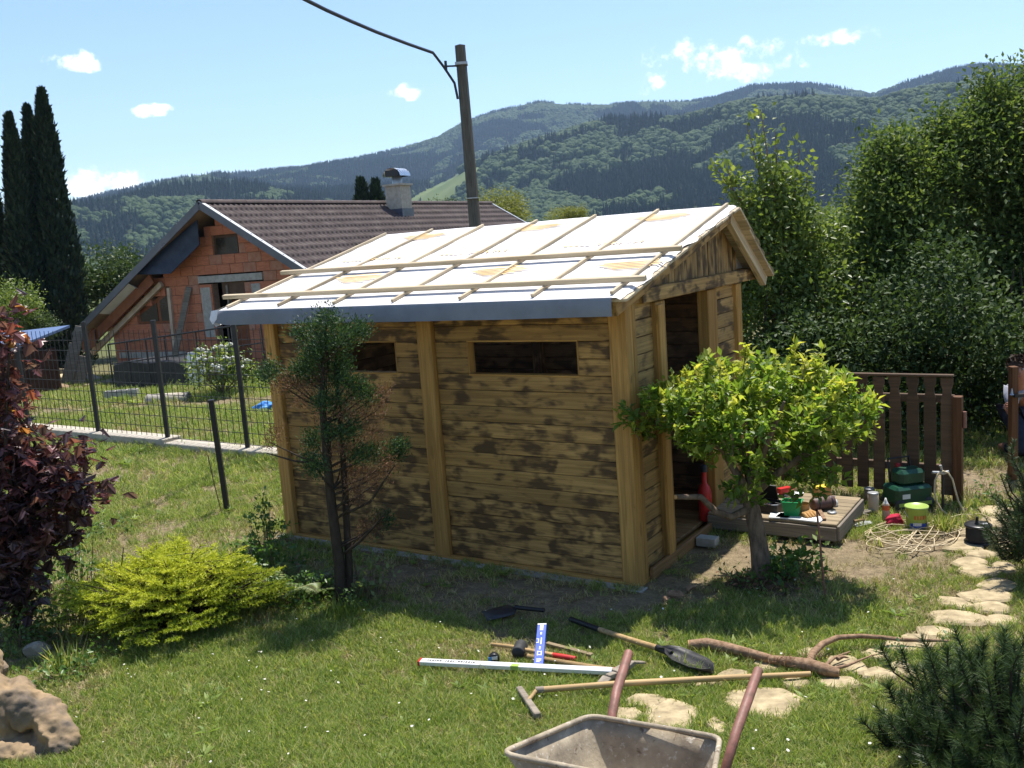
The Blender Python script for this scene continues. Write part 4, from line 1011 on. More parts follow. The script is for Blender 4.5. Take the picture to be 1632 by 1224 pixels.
# -- plum tree in front of the shed
def plum_tree():
    b = gp(1217, 924); Y = b.y
    def W(px, py, dy=0): return at(px, py, Y+dy)
    trunk = ([b+V(0, 0, -.03), W(1211, 880), W(1205, 840), W(1196, 800), W(1188, 775, .03)], [.085, .066, .06, .055, .05])
    limbs = [([W(1192, 790), W(1200, 755, .05), W(1202, 715, .1), W(1215, 660, .15)], [.04, .032, .024, .01]),
             ([W(1194, 792), W(1230, 760, -.05), W(1290, 720, -.2), W(1350, 690, -.25)], [.04, .03, .02, .008]),
             ([W(1190, 780), W(1168, 745, .0), W(1150, 715, -.05), W(1110, 690, -.1), W(1060, 670, -.1)], [.035, .026, .02, .014, .006]),
             ([W(1196, 770), W(1180, 710, .25), W(1150, 660, .4)], [.03, .02, .008]), ([W(1200, 770), W(1260, 690, .3), W(1310, 640, .45)], [.03, .02, .008]),
             ([W(1196, 775), W(1230, 690, -.35), W(1250, 640, -.45)], [.028, .018, .008]),
             ([W(1198, 810), W(1165, 824, -.06), W(1140, 815, -.10), W(1117, 792, -.14), W(1078, 792, -.18)], [.034, .026, .024, .022, .018])]
    t = limb_tree('plum_tree', b, trunk, limbs, 'bark', 'small plum tree with bright green leaves standing before the shed door')
    m = MB(); c = W(1078, 792, -.18)-b; m.tube([c, c+V(-.012, -.002, 0)], .017, 8); m.build('cut_end', 'cut_wood', t)
    # shoots through a flat-topped crown
    lobes = [((1205, 690), (.66, .58, .27), 150), ((1085, 680), (.30, .33, .20), 80), ((1300, 680), (.34, .40, .26), 90), ((1140, 650), (.36, .42, .20), 80), ((1250, 650), (.40, .46, .22), 90), ((1310, 745), (.26, .3, .20), 50), ((1050, 705), (.18, .22, .10), 30), ((1265, 765), (.25, .3, .10), 30)]
    S, Dd = [], []
    for (px, py), rad, n in lobes:
        C, d = ell_clumps(tuple(W(px, py)), rad, n, .6, -.8); S.append(C); Dd.append(d)
    small, d2 = ell_clumps(tuple(W(1178, 780, -.12)), (.11, .1, .12), 9, .6); S.append(small); Dd.append(d2)
    S = np.concatenate(S); Dd = np.concatenate(Dd)
    # thin the crown unevenly and let a few long shoots stand up from it
    keep = vnoise(S[:, 0]*5+3, S[:, 1]*4+S[:, 2]*6, 17) > .30; S, Dd = S[keep], Dd[keep]
    extra = np.array([tuple(W(px, py, rng.uniform(-.3, .3))) for px, py in ((1125, 612), (1140, 598), (1165, 606), (1185, 588), (1215, 594), (1240, 600), (1262, 586), (1290, 602), (1305, 590), (1330, 612), (1352, 630), (1385, 660), (1392, 668), (1030, 660), (1050, 650), (1095, 632), (1018, 690), (1370, 700), (1365, 650))])
    S = np.concatenate([S, extra, extra-np.array([0, 0, .05])]); Dd = np.concatenate([Dd, np.tile([0, 0, 1.], (2*len(extra), 1))])
    dirs = unit(Dd*.7+np.array([0, 0, .75])+rng.normal(size=S.shape)*.35); per = 26; n = len(S)*per; K = np.repeat(np.arange(len(S)), per)
    tt = rng.random(n)*.16; P = S[K]+dirs[K]*tt[:, None]+rng.normal(size=(n, 3))*.012
    D = unit(rdir(n)*.85+dirs[K]*.6+np.array([0, 0, .05])); l = .024+.062*rng.random(n)**1.3
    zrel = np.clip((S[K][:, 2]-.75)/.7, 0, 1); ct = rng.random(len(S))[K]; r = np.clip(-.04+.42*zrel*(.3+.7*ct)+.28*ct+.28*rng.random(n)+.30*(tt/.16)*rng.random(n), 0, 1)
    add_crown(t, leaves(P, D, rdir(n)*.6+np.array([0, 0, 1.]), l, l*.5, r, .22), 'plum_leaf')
    m = MB()
    for k in range(0, len(S), 2): m.tube([Vector(S[k])-b, Vector(S[k]+dirs[k]*.15)-b], [.005, .002], 4)
    m.build('twigs', 'bark', t)
plum_tree()

# -- red-leaved maple at the left edge
def red_maple():
    b = gp(20, 1008); Y = b.y
    def W(px, py, dy=0): return tuple(at(px, py, Y+dy))
    cs = np.concatenate([ell_clumps(W(-10, 770), (.24, .4, .40), 42, .7)[0], ell_clumps(W(50, 745), (.17, .3, .15), 18, .7)[0], ell_clumps(W(0, 625), (.12, .3, .20), 11, .7)[0], ell_clumps(W(105, 775), (.12, .2, .06), 9, .7)[0], ell_clumps(W(120, 725), (.05, .12, .04), 3, .7)[0], ell_clumps(W(140, 790), (.05, .12, .05), 3, .7)[0], ell_clumps(W(-60, 640), (.4, .5, .6), 34, .7)[0], ell_clumps(W(25, 850), (.24, .3, .2), 24, .7)[0], ell_clumps(W(15, 535), (.10, .15, .08), 6, .7)[0], ell_clumps(W(20, 925), (.18, .3, .15), 16, .7)[0], ell_clumps(W(80, 840), (.10, .2, .10), 7, .7)[0]])
    tips = cs[rng.choice(len(cs), 26, replace=False)]
    limbs = branches_to([b.lerp(Vector(W(30, 800)), .2+.7*rng.random()) for _ in tips], tips, .02, .005)
    t = limb_tree('japanese_maple', b, ([b+V(0, 0, -.03), Vector(W(40, 900)), Vector(W(30, 790))], [.035, .03, .022]), limbs, 'bark_dark', 'red-leaved maple bush with dark purple shaded leaves at the left edge', 'maple', None, 6)
    per = 15; n = len(cs)*per; K = np.repeat(np.arange(len(cs)), per); P = cs[K]+rng.normal(size=(n, 3))*.085
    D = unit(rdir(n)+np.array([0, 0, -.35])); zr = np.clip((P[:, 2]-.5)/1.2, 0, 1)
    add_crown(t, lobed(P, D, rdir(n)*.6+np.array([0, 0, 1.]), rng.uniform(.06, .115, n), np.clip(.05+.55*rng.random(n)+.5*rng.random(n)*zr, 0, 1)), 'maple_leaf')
red_maple()

# -- golden spruce, low and spreading
def golden_spruce():
    b = gp(258, 998); t = empty('golden_spruce', b, 'low spreading golden spruce with yellow-green needles in the left bed', 'shrub'); m = MB(); P, D, Rn, L = [], [], [], []
    def shoot(o, d, ln, tone, k=70):
        """a flat spray: stem with needles on both sides"""
        tt = rng.random(k); ps = o+d*ln*tt[:, None]; dd = unit(d*.55+rdir(k)*.85+np.array([0, 0, .15])); P.append(ps); D.append(dd); L.append(rng.uniform(.013, .024, k)); Rn.append(np.clip(tone+.35*(tt-.4)+.2*rng.normal(size=k), 0, 1))
    for k in range(520):
        az = rng.uniform(0, 6.283); el = math.asin(rng.uniform(-.05, 1)); q = rng.uniform(.80, 1.06) if rng.random() < .75 else rng.uniform(.4, .8)
        q *= 1+.16*math.sin(az*4+1)*math.cos(el); out = np.array([math.cos(az)*math.cos(el), math.sin(az)*math.cos(el), math.sin(el)])
        tip = np.array([.10, 0, .13])+out*q*np.array([.70, .56, .42]); ax = unit(np.array([out[0], out[1], .12+.25*out[2]])+rng.normal(size=3)*.15); ln = rng.uniform(.15, .27); o = tip-ax*ln
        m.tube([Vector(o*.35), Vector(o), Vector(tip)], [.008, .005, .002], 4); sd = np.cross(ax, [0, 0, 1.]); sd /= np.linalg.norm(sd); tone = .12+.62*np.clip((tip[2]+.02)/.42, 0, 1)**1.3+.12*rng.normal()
        for j in range(6):
            p = o+ax*ln*(.15+.16*j)
            for s in (-1, 1): shoot(p, unit(ax*.8+sd*s*.8+np.array([0, 0, rng.uniform(-.25, .05)])), ln*.5*(1-.10*j)*rng.uniform(.7, 1.05), tone+.08*rng.normal(), 20)
        shoot(tip-ax*.06, ax, .10, tone+.12, 26)
    m.build('branches', 'bark_dark', t)
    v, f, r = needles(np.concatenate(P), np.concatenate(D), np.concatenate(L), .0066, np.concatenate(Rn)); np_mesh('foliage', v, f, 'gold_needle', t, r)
    # two bare leader shoots
    for px, py, px2, py2 in ((187, 930, 197, 872), (268, 935, 281, 893)):
        a, c = gp(px, py, .35)-b, at(px2, py2, b.y)-b; mm = MB(); mm.tube([V(a.x, .0, a.z), V(c.x, 0, c.z)], [.006, .004], 5); mm.build('leader_shoot', 'bark', t)
golden_spruce()

# -- ailing false cypress in front of the shed
def hinoki():
    b = gp(543, 962); Y = b.y
    def W(px, py, dy=0): return at(px, py, Y+dy)
    trunks = [([b+V(0, 0, -.03), W(541, 900), W(528, 800), W(520, 720), W(513, 640), W(515, 560), W(520, 515)], [.045, .042, .036, .03, .024, .014, .005])]
    t2 = [([b+V(.05, .03, -.03), W(556, 900, .05), W(551, 800, .06), W(545, 700, .05), W(537, 620, .05), W(535, 545, .05)], [.034, .03, .026, .02, .014, .006])]
    green = [(520, 505), (505, 525), (535, 520), (550, 540), (480, 530), (500, 555), (530, 550), (515, 580), (545, 575), (565, 530), (575, 527), (505, 605), (535, 605), (555, 610), (480, 590), (465, 605), (430, 590), (425, 600), (570, 620), (585, 630), (560, 680), (552, 690), (515, 640), (535, 640), (500, 700), (495, 735), (505, 745), (590, 720), (630, 720), (635, 712), (614, 738), (570, 725), (545, 660), (525, 690), (610, 830), (500, 560), (490, 580), (520, 540), (540, 590)]
    dead = [(450, 615), (460, 610), (480, 615), (495, 625), (510, 665), (540, 655), (600, 655), (610, 625), (595, 635), (580, 660), (560, 705), (575, 750), (590, 760), (600, 770), (615, 750), (560, 775), (550, 760), (570, 790), (600, 835), (590, 845), (575, 850), (430, 705), (440, 690), (560, 740), (545, 715), (615, 742), (605, 715), (530, 715), (560, 665), (480, 640), (520, 600), (530, 570), (545, 740), (585, 705), (595, 690)]
    gl, dl, limbs = [], [], []
    def stem_at(py): return W(516+(max(0, py-560))*.085, min(py+38, 900))
    for lst, out, per in ((green, gl, 480), (dead, dl, 190)):
        for px, py in lst:
            dy = rng.uniform(-.16, .16); c = np.array(W(px, py, dy)); s = stem_at(py)
            if rng.random() < .5: limbs.append(([s, s.lerp(Vector(c), .5)+V(0, 0, -.02), Vector(c)], [.010, .007, .003]))
            n = per; off = rng.normal(size=(n, 3))*np.array([.040, .045, .040]); d = unit(off+np.array([.3*np.sign(px-525), 0, .5])+rdir(n)*.5)
            out.append(leaves(c+off, d, rdir(n), rng.uniform(.014, .034, n), .006 if out is dl else .009, rng.random(n)))
    # bare arching branch to the left and long dead ones to the right
    limbs += [([W(520, 740), W(470, 735, -.1), W(425, 722, -.15)], [.012, .008, .004]), ([W(548, 820), W(590, 800, -.1), W(630, 740, -.15)], [.014, .01, .004]), ([W(552, 880), W(575, 862, -.1), W(600, 835, -.15), W(615, 815, -.15)], [.012, .01, .007, .003])]
    t = limb_tree('false_cypress', b, trunks[0], t2+limbs, 'bark_dark', 'spindly half-dead conifer with green tufts in front of the shed wall', 'conifer', None, 6)
    add_crown(t, gl, 'hinoki_green', 'green_foliage'); add_crown(t, dl, 'hinoki_dead', 'dead_foliage')
hinoki()

# -- mountain pines on the right
def pine(name, c, rad, nshoot, label, ln=.05, base=None, k=70):
    base = base or V(c.x, c.y, gz(c.x, c.y)); t = empty(name, base, label, 'pine'); c = np.array(c-base); m = MB(); P, D, L, Rn = [], [], [], []
    d = rdir(nshoot*2); d = d[d[:, 2] > -.35][:nshoot]; q = np.where(rng.random(len(d)) < .7, rng.uniform(.8, 1.08, len(d)), rng.uniform(.3, .8, len(d)))
    for di, qi in zip(d, q):
        tip = c+di*qi*np.array(rad)*(1+.14*rng.normal()); ax = unit(di*.6+np.array([0, 0, .75])+rng.normal(size=3)*.2); sl = rng.uniform(.10, .17); o = tip-ax*sl
        m.tube([Vector(c*.3), Vector((o+c)*.5), Vector(o), Vector(tip)], [.007, .006, .005, .003], 4)
        tt = rng.random(k)*1.0; ps = o+ax*sl*tt[:, None]; rad_ = rdir(k); rad_ = unit(rad_-ax*(rad_@ax)[:, None]); dd = unit(ax*(.35+.55*tt[:, None]**3)+rad_*.8+rdir(k)*.15); P.append(ps); D.append(dd); L.append(ln*rng.uniform(.7, 1.15, k)); Rn.append(np.clip(.15+.35*rng.random(k)+.35*tt*rng.random()+.1*di[2], 0, 1))
    m.build('branches', 'bark_dark', t)
    v, f, r = needles(np.concatenate(P), np.concatenate(D), np.concatenate(L), .0034, np.concatenate(Rn)); np_mesh('foliage', v, f, 'pine_needle', t, r); return t
pine('mountain_pine', at(1610, 1200, 3.75), (.52, .5, .46), 430, 'dark mountain pine filling the lower right corner', .062, None, 190)
pine('mountain_pine', at(1668, 850, 6.1), (.33, .35, .55), 300, 'dark pine poking in at the right edge beside the stepping stones', .05, None, 110)

# -- smaller bed plants
def herb(name, px, py, n, rad, ln, label, mat='herb_leaf', h=.12, wd=.55, tone=(0, 1), z=None):
    b = gp(px, py); t = empty(name, b, label, 'plant'); k = max(3, n//9); C = np.stack([rng.normal(size=k)*rad, rng.normal(size=k)*rad, np.abs(rng.normal(size=k))*h*.55+h*.25], -1)+np.array(b)
    add_crown(t, clump_leaves(C, 9, .03, ln, wd, .35, tone=tone), mat, 'leaves'); m = MB()
    for c in C[:40]: m.tube([V(c[0]-b.x, c[1]-b.y, -.01)*.6, Vector(c)-b], [.004, .002], 4)
    m.build('stems', 'bark', t); return t
def fern(px, py, label, nf=8, ln=.36, lean=None):
    b = gp(px, py); t = empty('fern', b, label, 'fern', 0, 'ferns in the bed before the shed'); parts = []
    for k in range(nf):
        a = k*6.283/nf+rng.uniform(-.3, .3); l = ln*rng.uniform(.75, 1.1); s = np.linspace(.12, 1, 22); ps = np.stack([np.cos(a)*l*s*.85, np.sin(a)*l*s*.85, l*(.95*s-.62*s*s)], -1)+np.array(b)
        ax = unit(np.gradient(ps, axis=0)); sd = unit(np.cross(ax, [0, 0, 1.])); w = .085*np.sin(np.pi*np.clip(s*.92+.06, 0, 1))*l/.36
        for sg in (-1, 1): parts.append(leaves(ps, sd*sg+ax*.35, np.tile([0, 0, 1.], (22, 1)), w, .016, rng.random(22)))
        m = MB(); m.tube([Vector(p)-b for p in ps[::3]], [.003]*len(ps[::3]), 4); m.build('stalk', 'bark', t)
    add_crown(t, parts, 'fern_leaf', 'fronds')
fern(468, 955, 'fern with pale striped fronds left of the spindly conifer', 9, .52); fern(512, 950, 'small fern between the spindly conifer and the larger fern', 7, .36)
for px, py, n, rad, ln, lab, h in ((440, 925, 300, .12, .055, 'bushy green perennial between the golden spruce and the ferns', .26), (500, 960, 360, .12, .04, 'dense low ground plant in front of the ferns', .12), (85, 1000, 380, .16, .045, 'leafy weeds in the shade of the red maple', .22), (120, 940, 300, .16, .045, 'green plant between the red maple and the golden spruce', .26), (30, 1030, 260, .14, .04, 'low leaves between the maple stem and the big rock', .12), (200, 1030, 260, .14, .03, 'fine-leaved weeds at the front edge of the golden spruce', .10), (390, 960, 260, .12, .035, 'grey-green ground plant right of the golden spruce', .12), (405, 935, 300, .12, .05, 'leafy green perennial right of the golden spruce', .30), (425, 870, 200, .08, .05, 'upright green weed at the left post of the shed', .34), (455, 965, 320, .12, .035, 'low glossy ground plant below the fern', .14),
                                 (585, 950, 260, .09, .045, 'green spruce seedling right of the spindly conifer', .26), (560, 975, 150, .07, .035, 'small weed at the foot of the spindly conifer', .10), (40, 960, 420, .20, .05, 'shaded green plant under the red maple', .30),
                                 (160, 990, 240, .13, .035, 'weedy plant left of the golden spruce', .20), (110, 1080, 200, .09, .04, 'low weed behind the big rock', .10), (1250, 925, 260, .10, .06, 'green weed right of the plum trunk', .16), (1190, 935, 160, .10, .035, 'sparse weed left of the plum trunk', .07),
                                 (1275, 905, 160, .08, .06, 'pale leafy weed behind the plum trunk', .14), (170, 850, 160, .20, .035, 'low green plant behind the red maple', .10), (110, 870, 200, .2, .035, 'dusty green plant in the bed behind the red maple', .16), (1440, 1055, 60, .10, .03, 'tuft of weeds between the stepping stones', .06), (1600, 800, 220, .35, .035, 'shaded ground plant by the gate post', .10)):
    herb('garden_plant', px, py, n, rad, ln, lab, h=h, mat='fern_leaf' if 'seedling' in lab else 'herb_leaf')
def tall_grass(px, py, n, rad, h, label, mat='grass_dry', heads=True):
    b = gp(px, py); t = empty('grass_clump', b, label, 'grass clump'); P = np.stack([rng.normal(size=n)*rad, rng.normal(size=n)*rad, np.zeros(n)], -1)+np.array(b); D = unit(np.array([0, 0, 1.])+rng.normal(size=(n, 3))*.28); l = h*rng.uniform(.5, 1.1, n)
    parts = [leaves(P, D, rdir(n), l, .006, rng.random(n))]
    if heads:
        T = P+D*l[:, None]; parts.append(leaves(np.repeat(T, 5, 0), rdir(5*n), rdir(5*n), .012, .008, np.repeat(rng.random(n), 5)))
    add_crown(t, parts, mat, 'blades')
tall_grass(150, 1010, 110, .10, .26, 'seeding tall grass left of the golden spruce'); tall_grass(105, 1070, 70, .05, .20, 'green grass tuft beside the small rock', 'grass_blade', False); tall_grass(545, 985, 90, .06, .16, 'grass tuft around the foot of the spindly conifer', 'grass_blade', False)
tall_grass(1505, 845, 160, .05, .16, 'dark grass tuft at the foot of the fence post', 'grass_blade', False); tall_grass(1545, 800, 80, .12, .14, 'dry grass tuft right of the picket fence', 'grass_dry', False); tall_grass(1085, 1055, 30, .05, .10, 'thin grass tuft by the shovel blade', 'grass_blade', False)
def flower_bush():
    b = gp(355, 628); t = empty('flowering_bush', b, 'bush with white flower heads beyond the wire fence', 'shrub'); C, _ = ell_clumps((b.x, b.y, b.z+.45), (.65, .5, .42), 70, .7, -.6)
    add_crown(t, clump_leaves(C, 16, .10, .10, .55, .3), 'tree_leaf', 'leaves'); H = C[C[:, 2] > b.z+.35][:26]+np.array([0, 0, .10])
    m = MB()
    for hh in H:
        for _ in range(7): o = hh+rng.normal(size=3)*np.array([.05, .05, .02])-np.array(b); m.lathe(Vector(o), [(.0, -.02), (.045, 0), (.0, .025)], 6)
    m.build('flower_heads', 'flower_white', t); m = MB()
    for c in C[:25]: m.tube([V(0, 0, 0), Vector(c)-b], [.012, .004], 4)
    m.build('stems', 'bark', t)
flower_bush()

# ------------------------------------------------------------------ stepping stones, rocks
STONES = []
def make_path():
    path = struct(empty('stone_path', gp(1459, 1027), 'irregular pale stepping stones leading through the lawn', None)); del path['label']; o0 = path.location
    r4 = random.Random(11)
    for px, py, hw, hh in ((1560, 911, 34, 11), (1546, 897, 28, 8), (1562, 884, 32, 7), (1588, 933, 38, 9), (1572, 951, 42, 11), (1521, 961, 27, 10), (1580, 970, 30, 9), (1528, 986, 50, 13), (1459, 1027, 62, 14), (1352, 1060, 34, 18), (1340, 1090, 38, 10), (1167, 1078, 34, 10), (1221, 1121, 66, 26),
                           (1069, 1140, 44, 28), (1030, 1118, 36, 12), (1143, 1158, 16, 14), (1440, 1068, 22, 12), (1225, 1060, 26, 10), (1590, 815, 34, 8), (1590, 832, 38, 8), (1536, 868, 40, 10), (1395, 1045, 22, 8), (1610, 870, 24, 9), (1290, 1042, 24, 8), (1120, 1088, 34, 10), (1000, 1140, 26, 12), (1270, 1090, 22, 8), (1490, 1008, 36, 9), (1400, 1075, 26, 10), (1500, 985, 18, 7), (1600, 990, 30, 9), (1545, 850, 22, 7), (1600, 905, 22, 8)):
        c = gp(px, py); l = gp(px-hw, py); u_ = gp(px, py-hh); n = 9; poly = []
        ax = (c-l).length; ay = (u_-c).length
        for k in range(n):
            a = 6.283*k/n+r4.uniform(-.18, .18); q = r4.uniform(.78, 1.18)
            x, y = c.x+ax*q*math.cos(a), c.y+ay*q*math.sin(a); poly.append((x, y))
        STONES.append([(c.x+(x-c.x)*.95, c.y+(y-c.y)*.93) for x, y in poly]); m = MB()
        tilt = r4.uniform(-.02, .02); P = [V(x-o0.x, y-o0.y, gz(x, y)+.001+tilt*(x-c.x)-o0.z) for x, y in poly]; cen = sum(P, V(0, 0, 0))/n
        inn = [p.lerp(cen, .12)+V(0, 0, .012) for p in P]; low = [p+V(0, 0, -.05) for p in P]; mid = [p.lerp(cen, .55)+V(0, 0, .012+r4.uniform(-.004, .004)) for p in P]
        vs = low+P+inn+mid+[cen+V(0, 0, .012)]; fs = []
        for L in range(3): fs += [(L*n+k, L*n+(k+1) % n, (L+1)*n+(k+1) % n, (L+1)*n+k) for k in range(n)]
        fs += [(3*n+k, 3*n+(k+1) % n, 4*n) for k in range(n)]; m.add(vs, fs); m.build('stepping_stone', 'path_stone', path)
make_path()
def boulder(name, c, size, label, mat='rock', seed=1, sub=4, rot=0, rough=.34, cat='rock'):
    bm = bmesh.new(); bmesh.ops.create_icosphere(bm, subdivisions=sub, radius=1); r = np.random.default_rng(seed); planes = unit(r.normal(size=(13, 3))); dist = r.uniform(.50, .92, 13)
    co = np.array([v.co[:] for v in bm.verts]); s = np.ones(len(co))
    for p, d in zip(planes, dist): k = co@p; s = np.minimum(s, np.where(k > .05, d/np.maximum(k, .05), 9))
    s = s*(1+rough*.35*(fbm(co[:, 0]*2.2+seed, co[:, 1]*2.2+co[:, 2]*1.7, 4, seed)-.5)+.05*(fbm(co[:, 0]*9, co[:, 2]*9+co[:, 1]*7, 3, seed+3)-.5))
    for v, q in zip(bm.verts, s): v.co = Vector((v.co.x*q*size[0], v.co.y*q*size[1], v.co.z*q*size[2]))
    me = bpy.data.meshes.new(name); bm.to_mesh(me); bm.free(); me.materials.append(MATS[mat])
    for p in me.polygons: p.use_smooth = sub > 3
    o = link(name, me, None, c, (0, 0, rot)); return tag(o, label, cat)
b = gp(40, 1180)
def big_rock():
    b = gp(66, 1192); parts = []
    def piece(c, size, seed, rot): o = boulder('rock_piece', Vector(c), size, None, 'rock', seed, 4, 0, .5, None); o.rotation_euler = rot; parts.append(o)
    piece((-.17, .06, .12), (.15, .13, .20), 3, (0, 0, .3)); piece((.02, .03, .085), (.21, .10, .07), 5, (R(-6), R(24), R(-40))); piece((-.06, -.06, .0), (.18, .12, .085), 8, (0, 0, .2)); piece((-.24, .10, .26), (.12, .10, .09), 21, (0, 0, .8)); piece((-.10, .05, .15), (.14, .08, .09), 23, (0, R(30), -.5))
    vs, fs = [], []
    for o in parts:
        mw = Matrix.LocRotScale(o.location, o.rotation_euler.to_quaternion(), None); k = len(vs); vs += [mw @ v.co for v in o.data.vertices]; fs += [tuple(i+k for i in p.vertices) for p in o.data.polygons]
    for o in parts: bpy.data.objects.remove(o)
    me = bpy.data.meshes.new('limestone_rock'); me.from_pydata(vs, [], fs); o = link('limestone_rock', me); md = o.modifiers.new('r', 'REMESH'); md.mode = 'VOXEL'; md.voxel_size = .008; sm = o.modifiers.new('s', 'SMOOTH'); sm.iterations = 2; sm.factor = .5
    nm = bpy.data.meshes.new_from_object(o.evaluated_get(bpy.context.evaluated_depsgraph_get())); bpy.data.objects.remove(o)
    co = np.array([v.co[:] for v in nm.vertices]); no = np.array([v.normal[:] for v in nm.vertices]); d = .050*(fbm(co[:, 0]*11, co[:, 1]*11+co[:, 2]*9, 4, 3)-.5)+.016*(fbm(co[:, 0]*45, co[:, 2]*45+co[:, 1]*30, 3, 5)-.5)
    nm.vertices.foreach_set('co', (co+no*d[:, None]).astype(np.float32).ravel()); nm.materials.clear(); nm.materials.append(MATS['rock']); nm.polygons.foreach_set('use_smooth', np.ones(len(nm.polygons), bool))
    rk = link('limestone_rock', nm, None, b); rk.scale = (1.32, 1.25, 1.45); tag(rk, 'big pale limestone rock with a jutting ledge in the lower left corner', 'rock')
big_rock()
boulder('field_stone', gp(62, 1042)+V(0, 0, .03), (.10, .08, .06), 'small grey-brown stone under the red maple', 'rock_grey', 12, 3, .4)
boulder('field_stone', gp(-10, 1085)+V(0, 0, .05), (.16, .12, .09), 'pale stone behind the big rock at the left edge', 'rock', 15, 3, .1)
for k, (px, py, s) in enumerate(((1078, 950, .055), (1100, 940, .04), (1062, 958, .035))): boulder('broken_brick', gp(px, py)+V(0, 0, .015), (s*1.2, s, s*.7), ('largest broken brick lump at the front corner of the shed', 'broken brick lump nearest the plum tree at the shed corner', 'smallest brick lump before the shed corner')[k], 'log_bark', 30+k, 2, k, .3, 'brick')
m_ = MB()
def soil_ring():
    b = gp(1222, 930); n = 26; P = []
    for k in range(n): a = 6.283*k/n; q = .20*(1+.18*math.sin(3*a)+.1*math.sin(7*a)); P.append(V(q*1.35*math.cos(a), q*math.sin(a), .0))
    m = MB(); m.add([V(0, 0, .04)]+[p*.55+V(0, 0, .03+.008*math.sin(k*2.3)) for k, p in enumerate(P)]+[p+V(0, 0, .001) for p in P], [(0, k+1, (k+1) % n+1) for k in range(n)]+[(k+1, k+1+n, (k+1) % n+1+n, (k+1) % n+1) for k in range(n)], True)
    o = m.build('soil_mound', 'soil', None, 0, b); o['kind'] = 'structure'
    P = np.stack([rng.normal(size=160)*.16, rng.normal(size=160)*.10, np.full(160, .03)], -1); v, f, r = leaves(P, rdir(160)*np.array([1, 1, .3]), np.tile([0, 0, 1.], (160, 1))+rdir(160)*.5, .05, .022, rng.random(160)); d = np_mesh('leaf_litter', v, f, 'hinoki_dead', None, r); d.location = b; tag(d, 'dry brown leaves around the plum trunk', 'leaf litter', None, 'stuff')
soil_ring()

# ------------------------------------------------------------------ wheelbarrow
def wheelbarrow():
    n = V(-.447, -.894, 0); e = V(.894, -.447, 0); A = V(.205, 3.38, .70); B = V(.65, 3.155, .70); D = A+n*.54-e*.105+V(0, 0, .12); C = B+n*.54+e*.105+V(0, 0, .12)
    g = float(gz(.3, 2.9)); base = V(.25, 2.95, g); t = empty('wheelbarrow', base, 'cement-stained wheelbarrow with rusty red handles, cut off by the lower edge', 'wheelbarrow')
    rim = [A, B, C, D]; cen = sum(rim, V(0, 0, 0))/4; bot = [A.lerp(cen, .30)+V(0, 0, -.22), B.lerp(cen, .30)+V(0, 0, -.22), C.lerp(cen, .42)+V(0, 0, -.33), D.lerp(cen, .42)+V(0, 0, -.33)]
    def rounded(q, r=.16, k=4):
        out = []
        for i in range(4):
            p, a, b = q[i], q[i-1], q[(i+1) % 4]; s, f = p.lerp(a, r), p.lerp(b, r)
            for j in range(k+1): u = j/k; out.append(s*(1-u)**2+p*2*u*(1-u)+f*u*u)
        return out
    R0 = rounded(rim, .10); R1 = rounded(bot, .25); N = len(R0); levels = [[a.lerp(b, u)+V(0, 0, -.02*math.sin(u*3.14)) for a, b in zip(R0, R1)] for u in (0, .25, .5, .75, 1)]
    vs = [p-base for L in levels for p in L]+[sum(R1, V(0, 0, 0))/N-base+V(0, 0, -.01)]; fs = [(L*N+k, L*N+(k+1) % N, (L+1)*N+(k+1) % N, (L+1)*N+k) for L in range(4) for k in range(N)]+[(4*N+k, 4*N+(k+1) % N, 5*N) for k in range(N)]
    m = MB(); m.add(vs, fs, True); tr = m.build('tray', 'cement_tray', t); md = tr.modifiers.new('sheet', 'SOLIDIFY'); md.thickness = .004; md.offset = 1
    m = MB(); m.tube([p-base for p in R0]+[R0[0]-base], .010, 8, False); m.build('rim', 'cement_tray', tr)
    wc = (C+D)/2+n*.16; wc.z = g+.17
    hl = [wc+e*-.07, A.lerp(D, .9)+e*.12+V(0, 0, -.42), A+e*.10+V(0, 0, -.26), A+e*.075-n*.02+V(0, 0, -.14), V(.295, 3.46, .655), V(.325, 3.55, .70), V(.41, 3.80, .745)]
    hr = [wc+e*.07, B.lerp(C, .9)-e*.12+V(0, 0, -.42), B-e*.03+V(0, 0, -.26), B+e*.012-n*.02+V(0, 0, -.12), V(.735, 3.27, .655), V(.81, 3.40, .70), V(.90, 3.575, .735)]
    for h in (hl, hr): m = MB(); m.tube([p-base for p in h], [.016, .018, .018, .018, .019, .020, .0195], 12); o = m.build('handle', 'rust_paint', t)
    for s, hh in ((-1, hl), (1, hr)):
        p = hh[2]; m = MB(); q = V(p.x, p.y, float(gz(p.x, p.y)))-n*.02; m.tube([p-base, q-base, q+n*.12-base], .012, 8); m.build('leg', 'rust_paint', t)
    w = MB(); w.lathe(wc-base, [(.08, -.03), (.13, -.04), (.165, -.028), (.17, 0), (.165, .028), (.13, .04), (.08, .03)], 28, e); w = w.build('wheel', 'rubber', t); m = MB(); m.lathe(wc-base, [(.0, -.02), (.09, -.025), (.09, .025), (0, .02)], 20, e); m.build('rim', 'grey_metal', w); m = MB(); m.tube([wc-base-e*.09, wc-base+e*.09], .012, 8); m.build('axle', 'dark_metal', w)
wheelbarrow()

